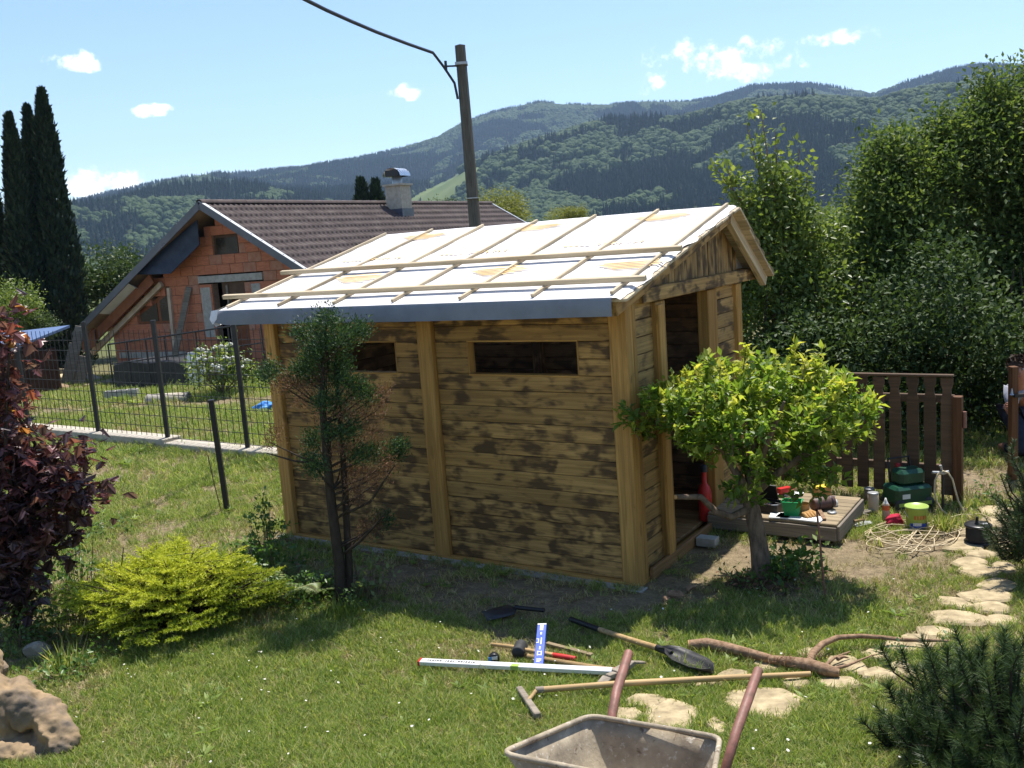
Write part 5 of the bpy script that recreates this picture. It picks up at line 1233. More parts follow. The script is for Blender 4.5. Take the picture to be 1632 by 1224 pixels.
# ------------------------------------------------------------------ hand tools on the lawn
def lift(p, z): return p+V(0, 0, z)
def tools():
    # long aluminium spirit level
    a, b = gp(672, 1066), gp(978, 1082); d = (b-a).normalized(); n = V(-d.y, d.x, 0); t = empty('spirit_level', a, 'long silver aluminium spirit level lying across the lawn', 'spirit level')
    m = MB(); m.bar(V(0, 0, .045), b-a+V(0, 0, .045), .052, .024); m.build('body', 'aluminium', t, .002)
    for p, q in ((-.012, 0), ((b-a).length, (b-a).length+.012)): m = MB(); m.bar(d*p+V(0, 0, .045), d*q+V(0, 0, .045), .053, .026); m.build('end_cap', 'red_paint', t)
    m = MB(); L = (b-a).length; m.bar(d*(L*.49)+V(0, 0, .047)-n*.012, d*(L*.53)+V(0, 0, .047)-n*.012, .03, .024); m.build('vial', 'lime_plastic', t)
    m = MB(); x = .045
    for k in range(17): w = .010 if k % 3 else .006; m.bar(d*x+V(0, 0, .0576), d*(x+w)+V(0, 0, .0576), .016, .001); x += w+.007+(.02 if k in (5, 9) else 0)
    m.build('printed_mark', 'black_plastic', t)
    # short blue level lying over the handles
    a, b = gp(859, 1070), gp(867, 1036); t = empty('spirit_level', a, 'short blue spirit level with white markings resting on the tool handles', 'spirit level'); d = b-a; d.z = .10; nn = V(-d.y, d.x, 0).normalized()
    L = d.length; dn = d.normalized(); up = nn.cross(dn); up = up if up.z > 0 else -up; o = V(0, 0, .035)
    m = MB(); m.bar(o, o+d, .056, .022); m.build('body', 'blue_paint', t, .002)
    def mark(u, v, w, h): p = o+dn*(u*L)+nn*v+up*.0122; return [p-dn*h/2-nn*w/2, p-dn*h/2+nn*w/2, p+dn*h/2+nn*w/2, p+dn*h/2-nn*w/2]
    m = MB()
    for u, v, w, h in ((.90, 0, .020, .05), (.75, .0, .010, .022), (.56, -.004, .007, .06), (.42, 0, .010, .006), (.39, 0, .010, .006), (.36, 0, .010, .006), (.99, 0, .054, .010), (.30, 0, .026, .006), (.22, 0, .026, .006), (.26, .011, .006, .04), (.26, -.011, .006, .04), (.12, 0, .030, .006), (.09, 0, .030, .006), (.06, .004, .02, .006), (.61, .018, .014, .006), (.52, .018, .014, .006), (.565, .012, .006, .04)): m.add(mark(u, v, w, h), [(0, 1, 2, 3)])
    m.build('printed_mark', 'white_plastic', t)
    # rubber mallet with red grip
    c = gp(829, 1046); t = empty('rubber_mallet', c, 'black rubber mallet with red-gripped wooden handle', 'mallet'); ax = (gp(838, 1020)-gp(822, 1047)); ax.z = .01; ax.normalize()
    m = MB(); m.lathe(V(0, 0, .045)-ax*.055, [(0, 0), (.036, .002), (.040, .012), (.040, .105), (.036, .115), (0, .117)], 20, ax); m.build('head', 'rubber', t)
    e1 = gp(918, 1056)-c; hd = e1.normalized(); m = MB(); m.tube([V(0, 0, .045)-hd*.03, V(0, 0, .045)+hd*.03, e1*.5+V(0, 0, .035), e1*.62+V(0, 0, .03)], [.013, .013, .013, .014], 10); m.build('handle', 'tool_handle', t)
    m = MB(); m.tube([e1*.60+V(0, 0, .03), e1*.8+V(0, 0, .026), e1+V(0, 0, .022)], [.0165, .018, .016], 10); m.build('grip', 'red_paint', t)
    # hammer handle sticks
    a, b = gp(784, 1032), gp(815, 1038); m = MB(); m.tube([V(0, 0, .022), b-a+V(0, 0, .03), (b-a)*2.0+V(0, 0, .03)], [.011, .013, .013], 8); tag(m.build('wooden_stick', 'tool_handle', None, 0, a), 'pale wooden stick passing under the mallet head', 'stick')
    a, b = gp(872, 1030), gp(944, 1049); m = MB(); m.bar(V(0, 0, .02), b-a+V(0, 0, .02), .03, .015); tag(m.build('wooden_lath', 'pallet_wood', None, .002, a), 'short flat wooden lath behind the blue level', 'lath')
    # pickaxe
    a, b = gp(842, 1054), gp(975, 1080); t = empty('pickaxe', a, 'mattock with pale wooden handle and muddy steel head', 'pickaxe'); d = b-a; m = MB(); m.tube([V(0, 0, .03), d*.5+V(0, 0, .035), d*1.12+V(0, 0, .04)], [.015, .017, .021], 10); m.build('handle', 'tool_handle', t)
    p = d*1.10+V(0, 0, .045); s = gp(1030, 1064)-gp(968, 1094); s.z = 0; s.normalize(); m = MB(); m.bar(p-s*.045, p+s*.045, .055, .05)
    for sg, ln, w in ((1, .21, .03), (-1, .20, .06)): q = [p+s*sg*.03, p+s*sg*ln*.55+V(0, 0, .012), p+s*sg*ln+V(0, 0, -.025)]; m.bar(q[0], q[1], .034, .028); m.bar(q[1], q[2], w, .014)
    m.build('head', 'grey_wood', t, .003)
    # round-point shovel
    a, k, b = gp(910, 994), gp(1052, 1049), gp(1132, 1078); t = empty('shovel', a, 'shovel with wooden shaft and black steel blade pointing right', 'shovel'); m = MB(); m.tube([V(0, 0, .03), (k-a)*.35+V(0, 0, .035)], [.019, .018], 10); m.build('grip', 'black_plastic', t); m = MB(); m.tube([(k-a)*.33+V(0, 0, .035), (k-a)*.7+V(0, 0, .045), (k-a)*1.02+V(0, 0, .06)], [.0165, .0175, .018], 10); m.build('shaft', 'tool_handle', t)
    d = (b-k); L = d.length; d.normalize(); sd = V(-d.y, d.x, 0).normalized(); m = MB(); rows = [(0, .02, .06), (.16, .024, .055), (.26, .062, .045), (.45, .082, .03), (.75, .078, .022), (.92, .05, .02), (1.0, .012, .02)]; vs = []
    for u, w, z in rows:
        for j in range(7): q = (j-3)/3; vs.append(k-a+d*(u*L*1.05)+sd*w*q+V(0, 0, z+.035*q*q*(1 if u > .1 else .3)))
    m.add(vs, [(i*7+j, i*7+j+1, i*7+j+8, i*7+j+7) for i in range(6) for j in range(6)], True); o = m.build('blade', 'dark_metal', t); md = o.modifiers.new('t', 'SOLIDIFY'); md.thickness = .003; m = MB(); m.tube([k-a+V(0, 0, .06)-d*.02, k-a+d*.10+V(0, 0, .052)], [.021, .019], 10); m.build('socket', 'black_plastic', t)
    # small spade in the shade
    a, b, c = gp(772, 988), gp(822, 979), gp(868, 983); t = empty('hand_spade', a, 'dark flat spade with short black handle in the shed shadow', 'spade'); d = b-a; L = d.length; d.normalize(); sd = V(-d.y, d.x, 0); m = MB(); vs = []
    for u, w in ((0, .085), (.5, .095), (.85, .09), (1.0, .03)):
        for j in range(5): q = (j-2)/2; vs.append(d*(u*L)+sd*w*q+V(0, 0, .04+.015*u-.012*q*q))
    m.add(vs, [(i*5+j, i*5+j+1, i*5+j+6, i*5+j+5) for i in range(3) for j in range(4)], True); o = m.build('blade', 'dark_metal', t); md = o.modifiers.new('t', 'SOLIDIFY'); md.thickness = .003; m = MB(); m.tube([b-a+V(0, 0, .05), c-a+V(0, 0, .045)], .015, 8); m.build('handle', 'black_plastic', t)
    # wooden rake / squeegee with long handle
    a, b = gp(856, 1114), gp(1292, 1084); t = empty('garden_rake', a, 'long-handled wooden rake with a plain crossbar head', 'rake'); d = b-a; m = MB(); m.tube([V(0, 0, .05), d*.3+V(0, 0, .055), d*.7+V(0, 0, .045), d+V(0, 0, .035)], [.017, .0165, .016, .015], 10); m.build('handle', 'tool_handle', t); m = MB(); m.tube([V(0, 0, .05)-d.normalized()*.003, V(0, 0, .05)+d.normalized()*.04], .0185, 10); m.build('ferrule', 'grey_wood', t)
    p, q = gp(828, 1106)-a, gp(858, 1150)-a; m = MB(); m.bar(p+V(0, 0, .03), q+V(0, 0, .03), .035, .03); m.build('crossbar', 'grey_wood', t, .004); m = MB(); m.tube([(p+q)/2+V(0, 0, .035), V(0, 0, .05)], .011, 8); m.build('neck', 'tool_handle', t)
    dd = (q-p).normalized()
    for k in range(9): m = MB(); o = p.lerp(q, .07+.86*k/8); m.tube([o+V(0, 0, .02), o+V(0, 0, -.02)], [.005, .003], 5); m.build('tine', 'grey_wood', t)
    # tape measure
    a = gp(788, 1058); t = empty('tape_measure', a, 'small black and blue tape measure left of the mallet', 'tape measure'); m = MB(); m.lathe(V(0, -.02, .035), [(0, 0), (.03, 0), (.034, .006), (.034, .034), (.03, .04), (0, .04)], 18, V(0, 1, 0)); m.build('case', 'black_plastic', t); m = MB(); m.box((.004, -.0205, .045), (.035, .003, .02)); m.build('sticker', 'white_plastic', t); m = MB(); m.box((-.024, -.0215, .04), (.016, .003, .025)); m.build('side_panel', 'blue_plastic', t)
    # thin iron rod beside the plum tree
    b = gp(1316, 952); tp = at(1302, 815, b.y)-b; m = MB(); m.tube([V(0, 0, -.05), tp], .007, 6); tag(m.build('iron_rod', 'rust_paint', None, 0, b), 'thin rusty iron rod stuck in the lawn right of the plum tree', 'rod')
    # uprooted branch
    P = [gp(*q) for q in ((1099, 1041), (1128, 1040), (1165, 1047), (1200, 1054), (1232, 1062), (1262, 1068), (1290, 1074), (1318, 1082), (1338, 1084))]; o0 = P[0]; t = empty('root_branch', o0, 'uprooted branch with cut orange end and thin curved root', 'branch'); m = MB()
    m.tube([p-o0+V(0, 0, z) for p, z in zip(P, (.05, .055, .05, .045, .04, .045, .05, .05, .04))], [.030, .034, .032, .026, .024, .032, .036, .034, .022], 10)
    Q = [gp(*q) for q in ((1288, 1074), (1296, 1060), (1312, 1047), (1335, 1037), (1370, 1032), (1400, 1031), (1440, 1033), (1480, 1034), (1512, 1032))]; m.tube([p-o0+V(0, 0, z) for p, z in zip(Q, (.05, .07, .08, .08, .07, .06, .05, .05, .04))], [.024, .02, .018, .016, .014, .013, .012, .010, .006], 8)
    for s in ([(1310, 1080), (1330, 1062), (1355, 1052)], [(1320, 1082), (1350, 1075), (1385, 1060), (1410, 1053)], [(1335, 1064), (1345, 1060), (1352, 1062)]): q = [gp(*x) for x in s]; m.tube([p-o0+V(0, 0, .05) for p in q], [.012, .008, .004, .003][:len(q)], 6)
    m.build('wood', 'log_bark', t); m = MB(); d = (P[0]-P[1]).normalized(); m.tube([V(0, 0, .05)-d*.002, V(0, 0, .05)+d*.006], [.0295, .027], 10); m.build('cut_end', 'cut_wood', t)
    v, f, r = needles(np.array(P[5]-o0)+rng.normal(size=(160, 3))*np.array([.09, .03, .015])+np.array([0, 0, .06]), rdir(160), .04, .004, rng.random(160)); np_mesh('root_fibres', v, f, 'hinoki_dead', t, r)['kind'] = 'stuff'
tools()

# ------------------------------------------------------------------ pallet platform with clutter
def platform():
    z = .155; fr = V(2.43, 7.08, 0); u = V(-.836, .549, 0); v = V(.50, .866, 0); ang = math.atan2(u.y, u.x)
    t = empty('wooden_platform', fr, 'low wooden pallet platform beside the shed with tools on it', 'platform', ang)  # local x = u, local -y = v
    L, Wd = 1.05, .82
    for k in range(8): plank(t, 'pallet_wood', (L/2, -(.05+.102*k), z-.012), (L, .096, .022), (0, random.uniform(-.003, .003), 0), 'deck_board')
    for x in (.02, L/2, L-.02): plank(t, 'pallet_wood', (x, -Wd/2, z-.075), (Wd, .04, .10), (0, 0, R(90)), 'joist')
    plank(t, 'grey_wood', (L/2, .005, z-.08), (L, .022, .11), name='front_board'); plank(t, 'grey_wood', (-.012, -Wd/2, z-.075), (Wd, .022, .12), (0, 0, R(90)), 'side_board')
    def P(px, py): return gp(px, py, z)
    # white sheets of board on the deck
    for k, (px, py, w, h, a, lab) in enumerate(((1275, 826, .36, .14, -.05, 'white board offcut lying at the front of the platform'), (1243, 823, .16, .14, .2, 'small white board offcut beside the green planter'), (1255, 788, .26, .12, .1, 'white board offcut at the back of the platform'))):
        o = MB().box((0, 0, .006), (w, h, .012)).build('board_offcut', 'membrane_white', None, .002, P(px, py)); o.rotation_euler = (0, 0, ang+3.14+a); tag(o, lab, 'board')
    # open black tool tray
    t = empty('tool_tray', P(1222, 812), 'open black toolbox tray full of small tools on the platform', 'toolbox', ang+3.0)
    for c, s in (((0, -.085, .035), (.27, .01, .07)), ((0, .085, .035), (.27, .01, .07)), ((-.13, 0, .035), (.01, .16, .07)), ((.13, 0, .035), (.01, .16, .07)), ((0, 0, .005), (.26, .16, .01))): MB().box(c, s).build('tray_side', 'black_plastic', t)
    for k in range(9): a = Vector((rng.uniform(-.1, .1), rng.uniform(-.06, .06), .03+.035*rng.random())); d = Vector((*rng.normal(size=2), .1)).normalized()*.05; m = MB(); m.tube([a-d, a+d], .008, 6); m.build('small_tool', ('grey_metal', 'black_plastic', 'rust_paint')[k % 3], t)
    m = MB(); m.box((-.05, .10, .12), (.20, .012, .15), Matrix.Rotation(R(20), 3, 'X')); m.build('lid', 'black_plastic', t)
    # green planter
    t = empty('plastic_planter', P(1263, 822), 'bright green plastic planter box full of bits on the platform', 'planter', ang+3.3)
    w0, w1, d0, d1, h = .055, .075, .045, .06, .125; m = MB(); q = [(-1, -1), (1, -1), (1, 1), (-1, 1)]; m.add([V(x*w0, y*d0, 0) for x, y in q]+[V(x*w1, y*d1, h) for x, y in q]+[V(x*w1*.92, y*d1*.92, h) for x, y in q]+[V(x*w0*.92, y*d0*.92, .01) for x, y in q], [(3, 2, 1, 0)]+[(i, (i+1) % 4, (i+1) % 4+4, i+4) for i in range(4)]+[(i+4, (i+1) % 4+4, (i+1) % 4+8, i+8) for i in range(4)]+[(i+8, (i+1) % 4+8, (i+1) % 4+12, i+12) for i in range(4)]+[(12, 13, 14, 15)]); m.build('box', 'green_plastic', t)
    m = MB(); [m.bar(V(*a, h), V(*b_, h), .012, .008) for a, b_ in (((-w1, -d1), (w1, -d1)), ((w1, -d1), (w1, d1)), ((w1, d1), (-w1, d1)), ((-w1, d1), (-w1, -d1)))]; m.build('rim', 'green_plastic', t)
    m = MB(); [m.lathe(V(rng.uniform(-.05, .05), rng.uniform(-.04, .04), h-.03), [(0, -.02), (.018, 0), (0, .02)], 6) for _ in range(14)]; m.build('contents', 'soil', t)
    # leather glove
    b = P(1283, 822); t = empty('work_glove', b, 'tan leather work glove crumpled on the platform', 'glove', .3); m = MB(); m.lathe(V(0, .02, .0), [(.055, 0), (.06, .02), (.05, .05), (.045, .09), (.05, .10)], 12); m.build('cuff', 'tan_leather', t); m = MB()
    for k in range(4): m.tube([V(-.04+.026*k, -.02, .03), V(-.045+.028*k, -.06, .035), V(-.04+.027*k, -.10, .015)], [.016, .015, .011], 8)
    m.tube([V(.05, 0, .03), V(.075, -.03, .02), V(.07, -.06, .012)], [.016, .014, .010], 8); m.lathe(V(0, -.015, .0), [(.055, 0), (.06, .025), (.04, .05), (0, .06)], 12); m.build('fingers', 'tan_leather', t)
    # rolled brown leather bag
    b = P(1311, 812); ax = V(.95, .25, 0).normalized(); t = empty('rolled_bag', b, 'rolled dark brown cylinder lying on the platform', 'roll'); m = MB(); m.lathe(V(0, 0, .055)-ax*.10, [(0, 0), (.045, .004), (.052, .012), (.052, .19), (.045, .20), (0, .204)], 20, ax); m.build('roll', 'brown_leather', t); m = MB(); [m.lathe(V(0, 0, .055)+ax*k, [(.0535, 0), (.0545, .006), (.0535, .012)], 20, ax) for k in (-.06, .06)]; m.build('strap', 'black_plastic', t)
    t = empty('yellow_sponge', P(1310, 792), 'yellow-brown box standing behind the dark roll', 'box', .2); MB().box((0, 0, .045), (.14, .08, .09)).build('carton', 'tan_leather', t, .004); MB().box((0, 0, .093), (.145, .085, .008)).build('lid', 'flower_yellow', t, .002)
    t = empty('sanding_disc', P(1326, 818), 'small grey round disc near the platform corner', 'disc'); m = MB(); m.lathe(V(0, 0, 0), [(0, 0), (.035, 0), (.038, .006), (.035, .014), (.01, .016), (0, .016)], 16); m.build('disc', 'grey_metal', t); m = MB(); m.lathe(V(0, 0, .016), [(.012, 0), (.012, .006), (0, .007)], 10); m.build('hub', 'dark_metal', t)
    t = empty('paper_bag', P(1328, 806), 'small white crumpled bag by the platform edge', 'bag'); m = MB(); m.lathe(V(0, 0, 0), [(.03, 0), (.042, .02), (.03, .05), (.012, .065), (.02, .08)], 9); m.build('bag', 'white_plastic', t); m = MB(); m.lathe(V(0, 0, .06), [(.014, 0), (.015, .006), (.014, .01)], 8); m.build('tie', 'grey_wood', t)
    t = empty('red_drill_case', P(1250, 790), 'red plastic tool lying at the back of the platform', 'tool', .4); m = MB(); m.box((0, 0, .05), (.12, .05, .05)); m.tube([V(.06, 0, .05), V(.11, 0, .05)], [.02, .01], 8); m.build('body', 'red_paint', t, .008); m = MB(); m.bar((-.02, 0, .03), (-.045, 0, -.0), .03, .035); m.build('grip', 'black_plastic', t)
    o = MB().bar(P(1300, 806)+V(0, 0, .02), P(1314, 830)+V(0, 0, .012), .03, .015); tag(o.build('wood_offcut', 'log_bark', None, .002), 'brown wood offcut leaning over the front of the platform', 'offcut')
platform()

# ------------------------------------------------------------------ things by the picket fence
def fence_clutter():
    # paint bucket
    b = gp(1461, 841); t = empty('paint_bucket', b, 'yellow-green paint bucket with lid and wire handle', 'bucket'); m = MB(); m.lathe(V(0, 0, 0), [(0, 0), (.072, 0), (.075, .006), (.084, .165), (.088, .168), (.088, .176)], 28); m.build('body', 'lime_plastic', t)
    m = MB(); m.lathe(V(0, 0, .172), [(.091, 0), (.091, .012), (.082, .012), (.078, .007), (0, .007)], 28); m.build('lid', 'lime_plastic', t)
    def wrap(a0, a1, z0, z1, mat, nm):
        m = MB(); k = 10; vs = []
        for z in (z0, z1):
            for j in range(k+1): a = a0+(a1-a0)*j/k; r = .0762+.009*z/.165+.0012; vs.append(V(r*math.cos(a), r*math.sin(a), z))
        m.add(vs, [(j, j+1, j+k+2, j+k+1) for j in range(k)], True); return m.build(nm, mat, t)
    wrap(-2.6, -.5, .01, .055, 'blue_paint', 'label_band'); wrap(-2.3, -1.5, .035, .062, 'white_plastic', 'label_picture')
    for k in range(5): wrap(-2.2+.26*k, -2.2+.26*k+.15, .088, .120, 'orange_label', 'label_letter')
    m = MB(); m.tube([V(.088*math.cos(a), .02-.10*math.sin(a)*.8, .14-.085*math.sin(a)) for a in np.linspace(0, math.pi, 15)], .003, 6); m.build('handle', 'white_plastic', t)
    # sealant bottle
    b = gp(1412, 830); t = empty('spray_bottle', b, 'pale spray can with orange band next to the red cloth', 'bottle'); m = MB(); m.lathe(V(0, 0, 0), [(0, 0), (.028, 0), (.03, .004), (.03, .135), (.022, .15)], 16); m.build('can', 'cream_paint', t); m = MB(); m.lathe(V(0, 0, .095), [(.0306, 0), (.0306, .04)], 16); m.build('label', 'orange_label', t); m = MB(); m.lathe(V(0, 0, .15), [(.022, 0), (.012, .02), (.006, .045), (0, .046)], 10); m.build('nozzle', 'white_plastic', t)
    # crumpled red cloth
    o = boulder('red_cloth', gp(1427, 836)+V(0, 0, .03), (.09, .06, .06), 'crumpled red cloth between the bottle and the bucket', 'red_cloth', 44, 4, .2, 1.6, 'cloth')
    # green machine (mower with folded handle)
    b = gp(1446, 806); t = empty('garden_machine', b, 'dark green garden machine standing against the picket fence', 'machine', .15)
    m = MB(); m.box((0, 0, .12), (.34, .24, .16)); m.build('housing', 'dark_green_plastic', t, .025); m = MB(); m.box((.02, .02, .26), (.24, .18, .14)); m.build('motor_cover', 'dark_green_plastic', t, .03); m = MB(); m.box((-.08, -.121, .12), (.07, .004, .04)); m.build('badge', 'white_plastic', t); m = MB(); m.box((0, -.124, .05), (.30, .006, .03)); m.build('trim', 'lime_plastic', t)
    for x in (-.13, .13):
        for y in (-.11, .11): w = MB(); w.lathe(V(x, y-.015, .05), [(0, 0), (.045, 0), (.05, .008), (.05, .024), (.045, .03), (0, .03)], 16, V(0, 1, 0)); w.build('wheel', 'rubber', t)
    m = MB(); m.tube([V(-.1, .1, .2), V(-.1, .13, .40), V(.1, .13, .40), V(.1, .1, .2)], .010, 8); m.build('handle', 'black_plastic', t)
    # blue and red bottle behind the machine
    b = gp(1432, 795); t = empty('plastic_bottle', b, 'blue bottle with a red cap behind the green machine', 'bottle'); m = MB(); m.lathe(V(0, 0, 0), [(0, 0), (.045, 0), (.045, .22), (.018, .27), (.018, .29)], 14); m.build('body', 'blue_plastic', t); m = MB(); m.lathe(V(0, 0, .29), [(.022, 0), (.022, .035), (0, .036)], 12); m.build('cap', 'red_paint', t)
    # tap standpipe and drooping hose
    b = gp(1503, 815); t = empty('garden_tap', b, 'small standpipe tap with a cream hose hanging over it', 'tap'); m = MB(); m.tube([V(0, 0, 0), V(0, 0, .32)], .011, 8); m.build('pipe', 'dark_metal', t); m = MB(); m.tube([V(.05, 0, .34), V(0, 0, .33), V(-.09, 0, .345)], [.012, .018, .012], 8); m.tube([V(0, 0, .33), V(-.02, 0, .40)], [.008, .012], 8); m.build('tap_head', 'grey_metal', t)
    pts = [b+V(*q) for q in ((.13, -.10, .012), (.10, -.06, .10), (.085, -.03, .20), (.07, -.02, .28), (.035, -.018, .335), (-.005, -.015, .352), (-.045, -.018, .335), (-.075, -.02, .28), (-.085, -.03, .18), (-.075, -.05, .10), (-.04, -.07, .03), (-.02, -.12, .012))]
    m = MB(); m.tube(pts, .008, 8); o = m.build('hanging_hose', 'cord_cream', None); tag(o, 'cream hose looped over the standpipe tap', 'hose')
    # tangled pale cable
    r5 = random.Random(4); px = []
    for cx, cy, rx, ry, turns, ph in ((1460, 862, 62, 12, 1.6, 0), (1425, 855, 44, 13, 1.4, 2), (1462, 868, 30, 12, 1.3, 1), (1490, 858, 40, 16, 1.2, 4), (1440, 850, 55, 16, 1.5, 3), (1444, 881, 15, 6, 1.1, 0), (1415, 870, 32, 8, .8, 1), (1470, 846, 60, 10, 1.0, 5), (1545, 835, 34, 12, 1.2, 2.5)):
        n = int(turns*14)
        for k in range(n): a = ph+6.283*turns*k/n; px.append((cx+rx*math.cos(a)+r5.uniform(-3, 3), cy+ry*math.sin(a)+r5.uniform(-1.5, 1.5)))
    P = [gp(*q)+V(0, 0, .010+.018*r5.random()) for q in px]; S = []
    for i in range(len(P)-1):
        p0, p1, p2, p3 = P[max(i-1, 0)], P[i], P[i+1], P[min(i+2, len(P)-1)]
        for u in (0, .33, .66): S.append(.5*((2*p1)+(p2-p0)*u+(2*p0-5*p1+4*p2-p3)*u*u+(3*p1-p0-3*p2+p3)*u**3))
    m = MB(); m.tube(S, .0042, 5); tag(m.build('extension_cable', 'cord_cream'), 'tangled cream extension cable on the bare ground', 'cable')
    # cable reel
    b = gp(1559, 865); t = empty('cable_reel', b, 'black cable reel standing on a stepping stone', 'cable reel'); m = MB(); m.lathe(V(0, 0, 0), [(0, 0), (.098, 0), (.10, .006), (.10, .016), (.08, .02)], 28); m.build('lower_flange', 'black_plastic', t)
    m = MB(); pr = []
    for k in range(9): pr += [(.078, .020+.012*k), (.088, .026+.012*k)]
    m.lathe(V(0, 0, 0), pr+[(.078, .13)], 28); m.build('wound_cable', 'cable_black', t); m = MB(); m.lathe(V(0, 0, .128), [(.08, 0), (.095, .002), (.098, .010), (.095, .018), (.06, .020), (0, .020)], 28); m.build('upper_flange', 'black_plastic', t); m = MB(); m.lathe(V(-.01, 0, .148), [(.02, 0), (.012, .012), (.008, .05), (.012, .055), (0, .058)], 10); m.build('crank_knob', 'black_plastic', t); m = MB(); m.box((.04, -.02, .151), (.05, .03, .006)); m.build('socket_plate', 'grey_metal', t)
    # loose sticks, a trowel and a grey cloth on the ground
    for k, (a, c, r, lab) in enumerate((((1355, 828), (1402, 812), .012, 'pale stick lying right of the platform'), ((1350, 832), (1392, 818), .016, 'thick grey stick lying right of the platform'), ((1362, 822), (1385, 826), .009, 'short thin stick lying across the others by the platform'))):
        p, q = gp(*a), gp(*c); m = MB(); m.tube([V(0, 0, .02), (q-p)*.5+V(0, 0, .03), q-p+V(0, 0, .025)], [r, r*.9, r*.7], 7); tag(m.build('loose_stick', 'grey_wood', None, 0, p), lab, 'stick')
    t = empty('flat_trowel', gp(1375, 838), 'grey steel trowel lying on the bare soil', 'trowel', .4); m = MB(); m.prism([V(-.09, -.03, .015), V(.06, -.045, .018), (V(.09, 0, .02)), V(.06, .045, .018), V(-.09, .03, .015)], (0, 0, .004)); m.build('blade', 'grey_metal', t); m = MB(); m.tube([V(.0, 0, .02), V(.02, 0, .05), V(-.09, 0, .055)], [.005, .008, .012], 8); m.build('handle', 'tool_handle', t)
    # jars and tins left of the machine
    for k, (px, py, mat, h, lab) in enumerate(((1392, 815, 'cream_paint', .16, 'cream canister by the picket fence'), (1386, 800, 'grey_wood', .12, 'greyish tin behind the cream canister'))):
        t = empty('paint_tin', gp(px, py), lab, 'tin'); m = MB(); m.lathe(V(0, 0, 0), [(0, 0), (.042, 0), (.044, .004), (.044, h), (.04, h+.004)], 16); m.build('body', mat, t); m = MB(); m.lathe(V(0, 0, h), [(.046, 0), (.046, .008), (.03, .008), (0, .006)], 16); m.build('lid', 'grey_metal', t)
    # inside the doorway: red extinguisher-like bottle and a white pipe
    p = shed_world(-.06, 1.44, .062); t = empty('red_gas_bottle', p, 'red gas bottle standing inside the shed doorway', 'gas bottle'); m = MB(); m.lathe(V(0, 0, 0), [(0, 0), (.05, 0), (.055, .01), (.055, .24), (.045, .29), (.022, .32), (.022, .42)], 18); m.build('body', 'red_paint', t); m = MB(); m.lathe(V(0, 0, .42), [(.03, 0), (.03, .05), (.012, .06), (0, .06)], 10); m.build('valve', 'dark_metal', t)
    a, c = shed_world(-.25, .86, .062), shed_world(-.34, .98, .72); m = MB(); m.tube([V(0, 0, 0), (c-a)*.5+V(.01, 0, 0), c-a], .018, 10); tag(m.build('plastic_pipe', 'white_plastic', None, 0, a), 'white plastic pipe leaning inside the shed doorway', 'pipe')
    # small block under the shed edge
    o = MB().box((0, 0, .03), (.16, .10, .07)).build('support_block', 'concrete', None, .004, gp(1128, 868)); o.rotation_euler = (0, 0, -SYAW); tag(o, 'grey concrete block under the door edge of the shed', 'block')
fence_clutter()

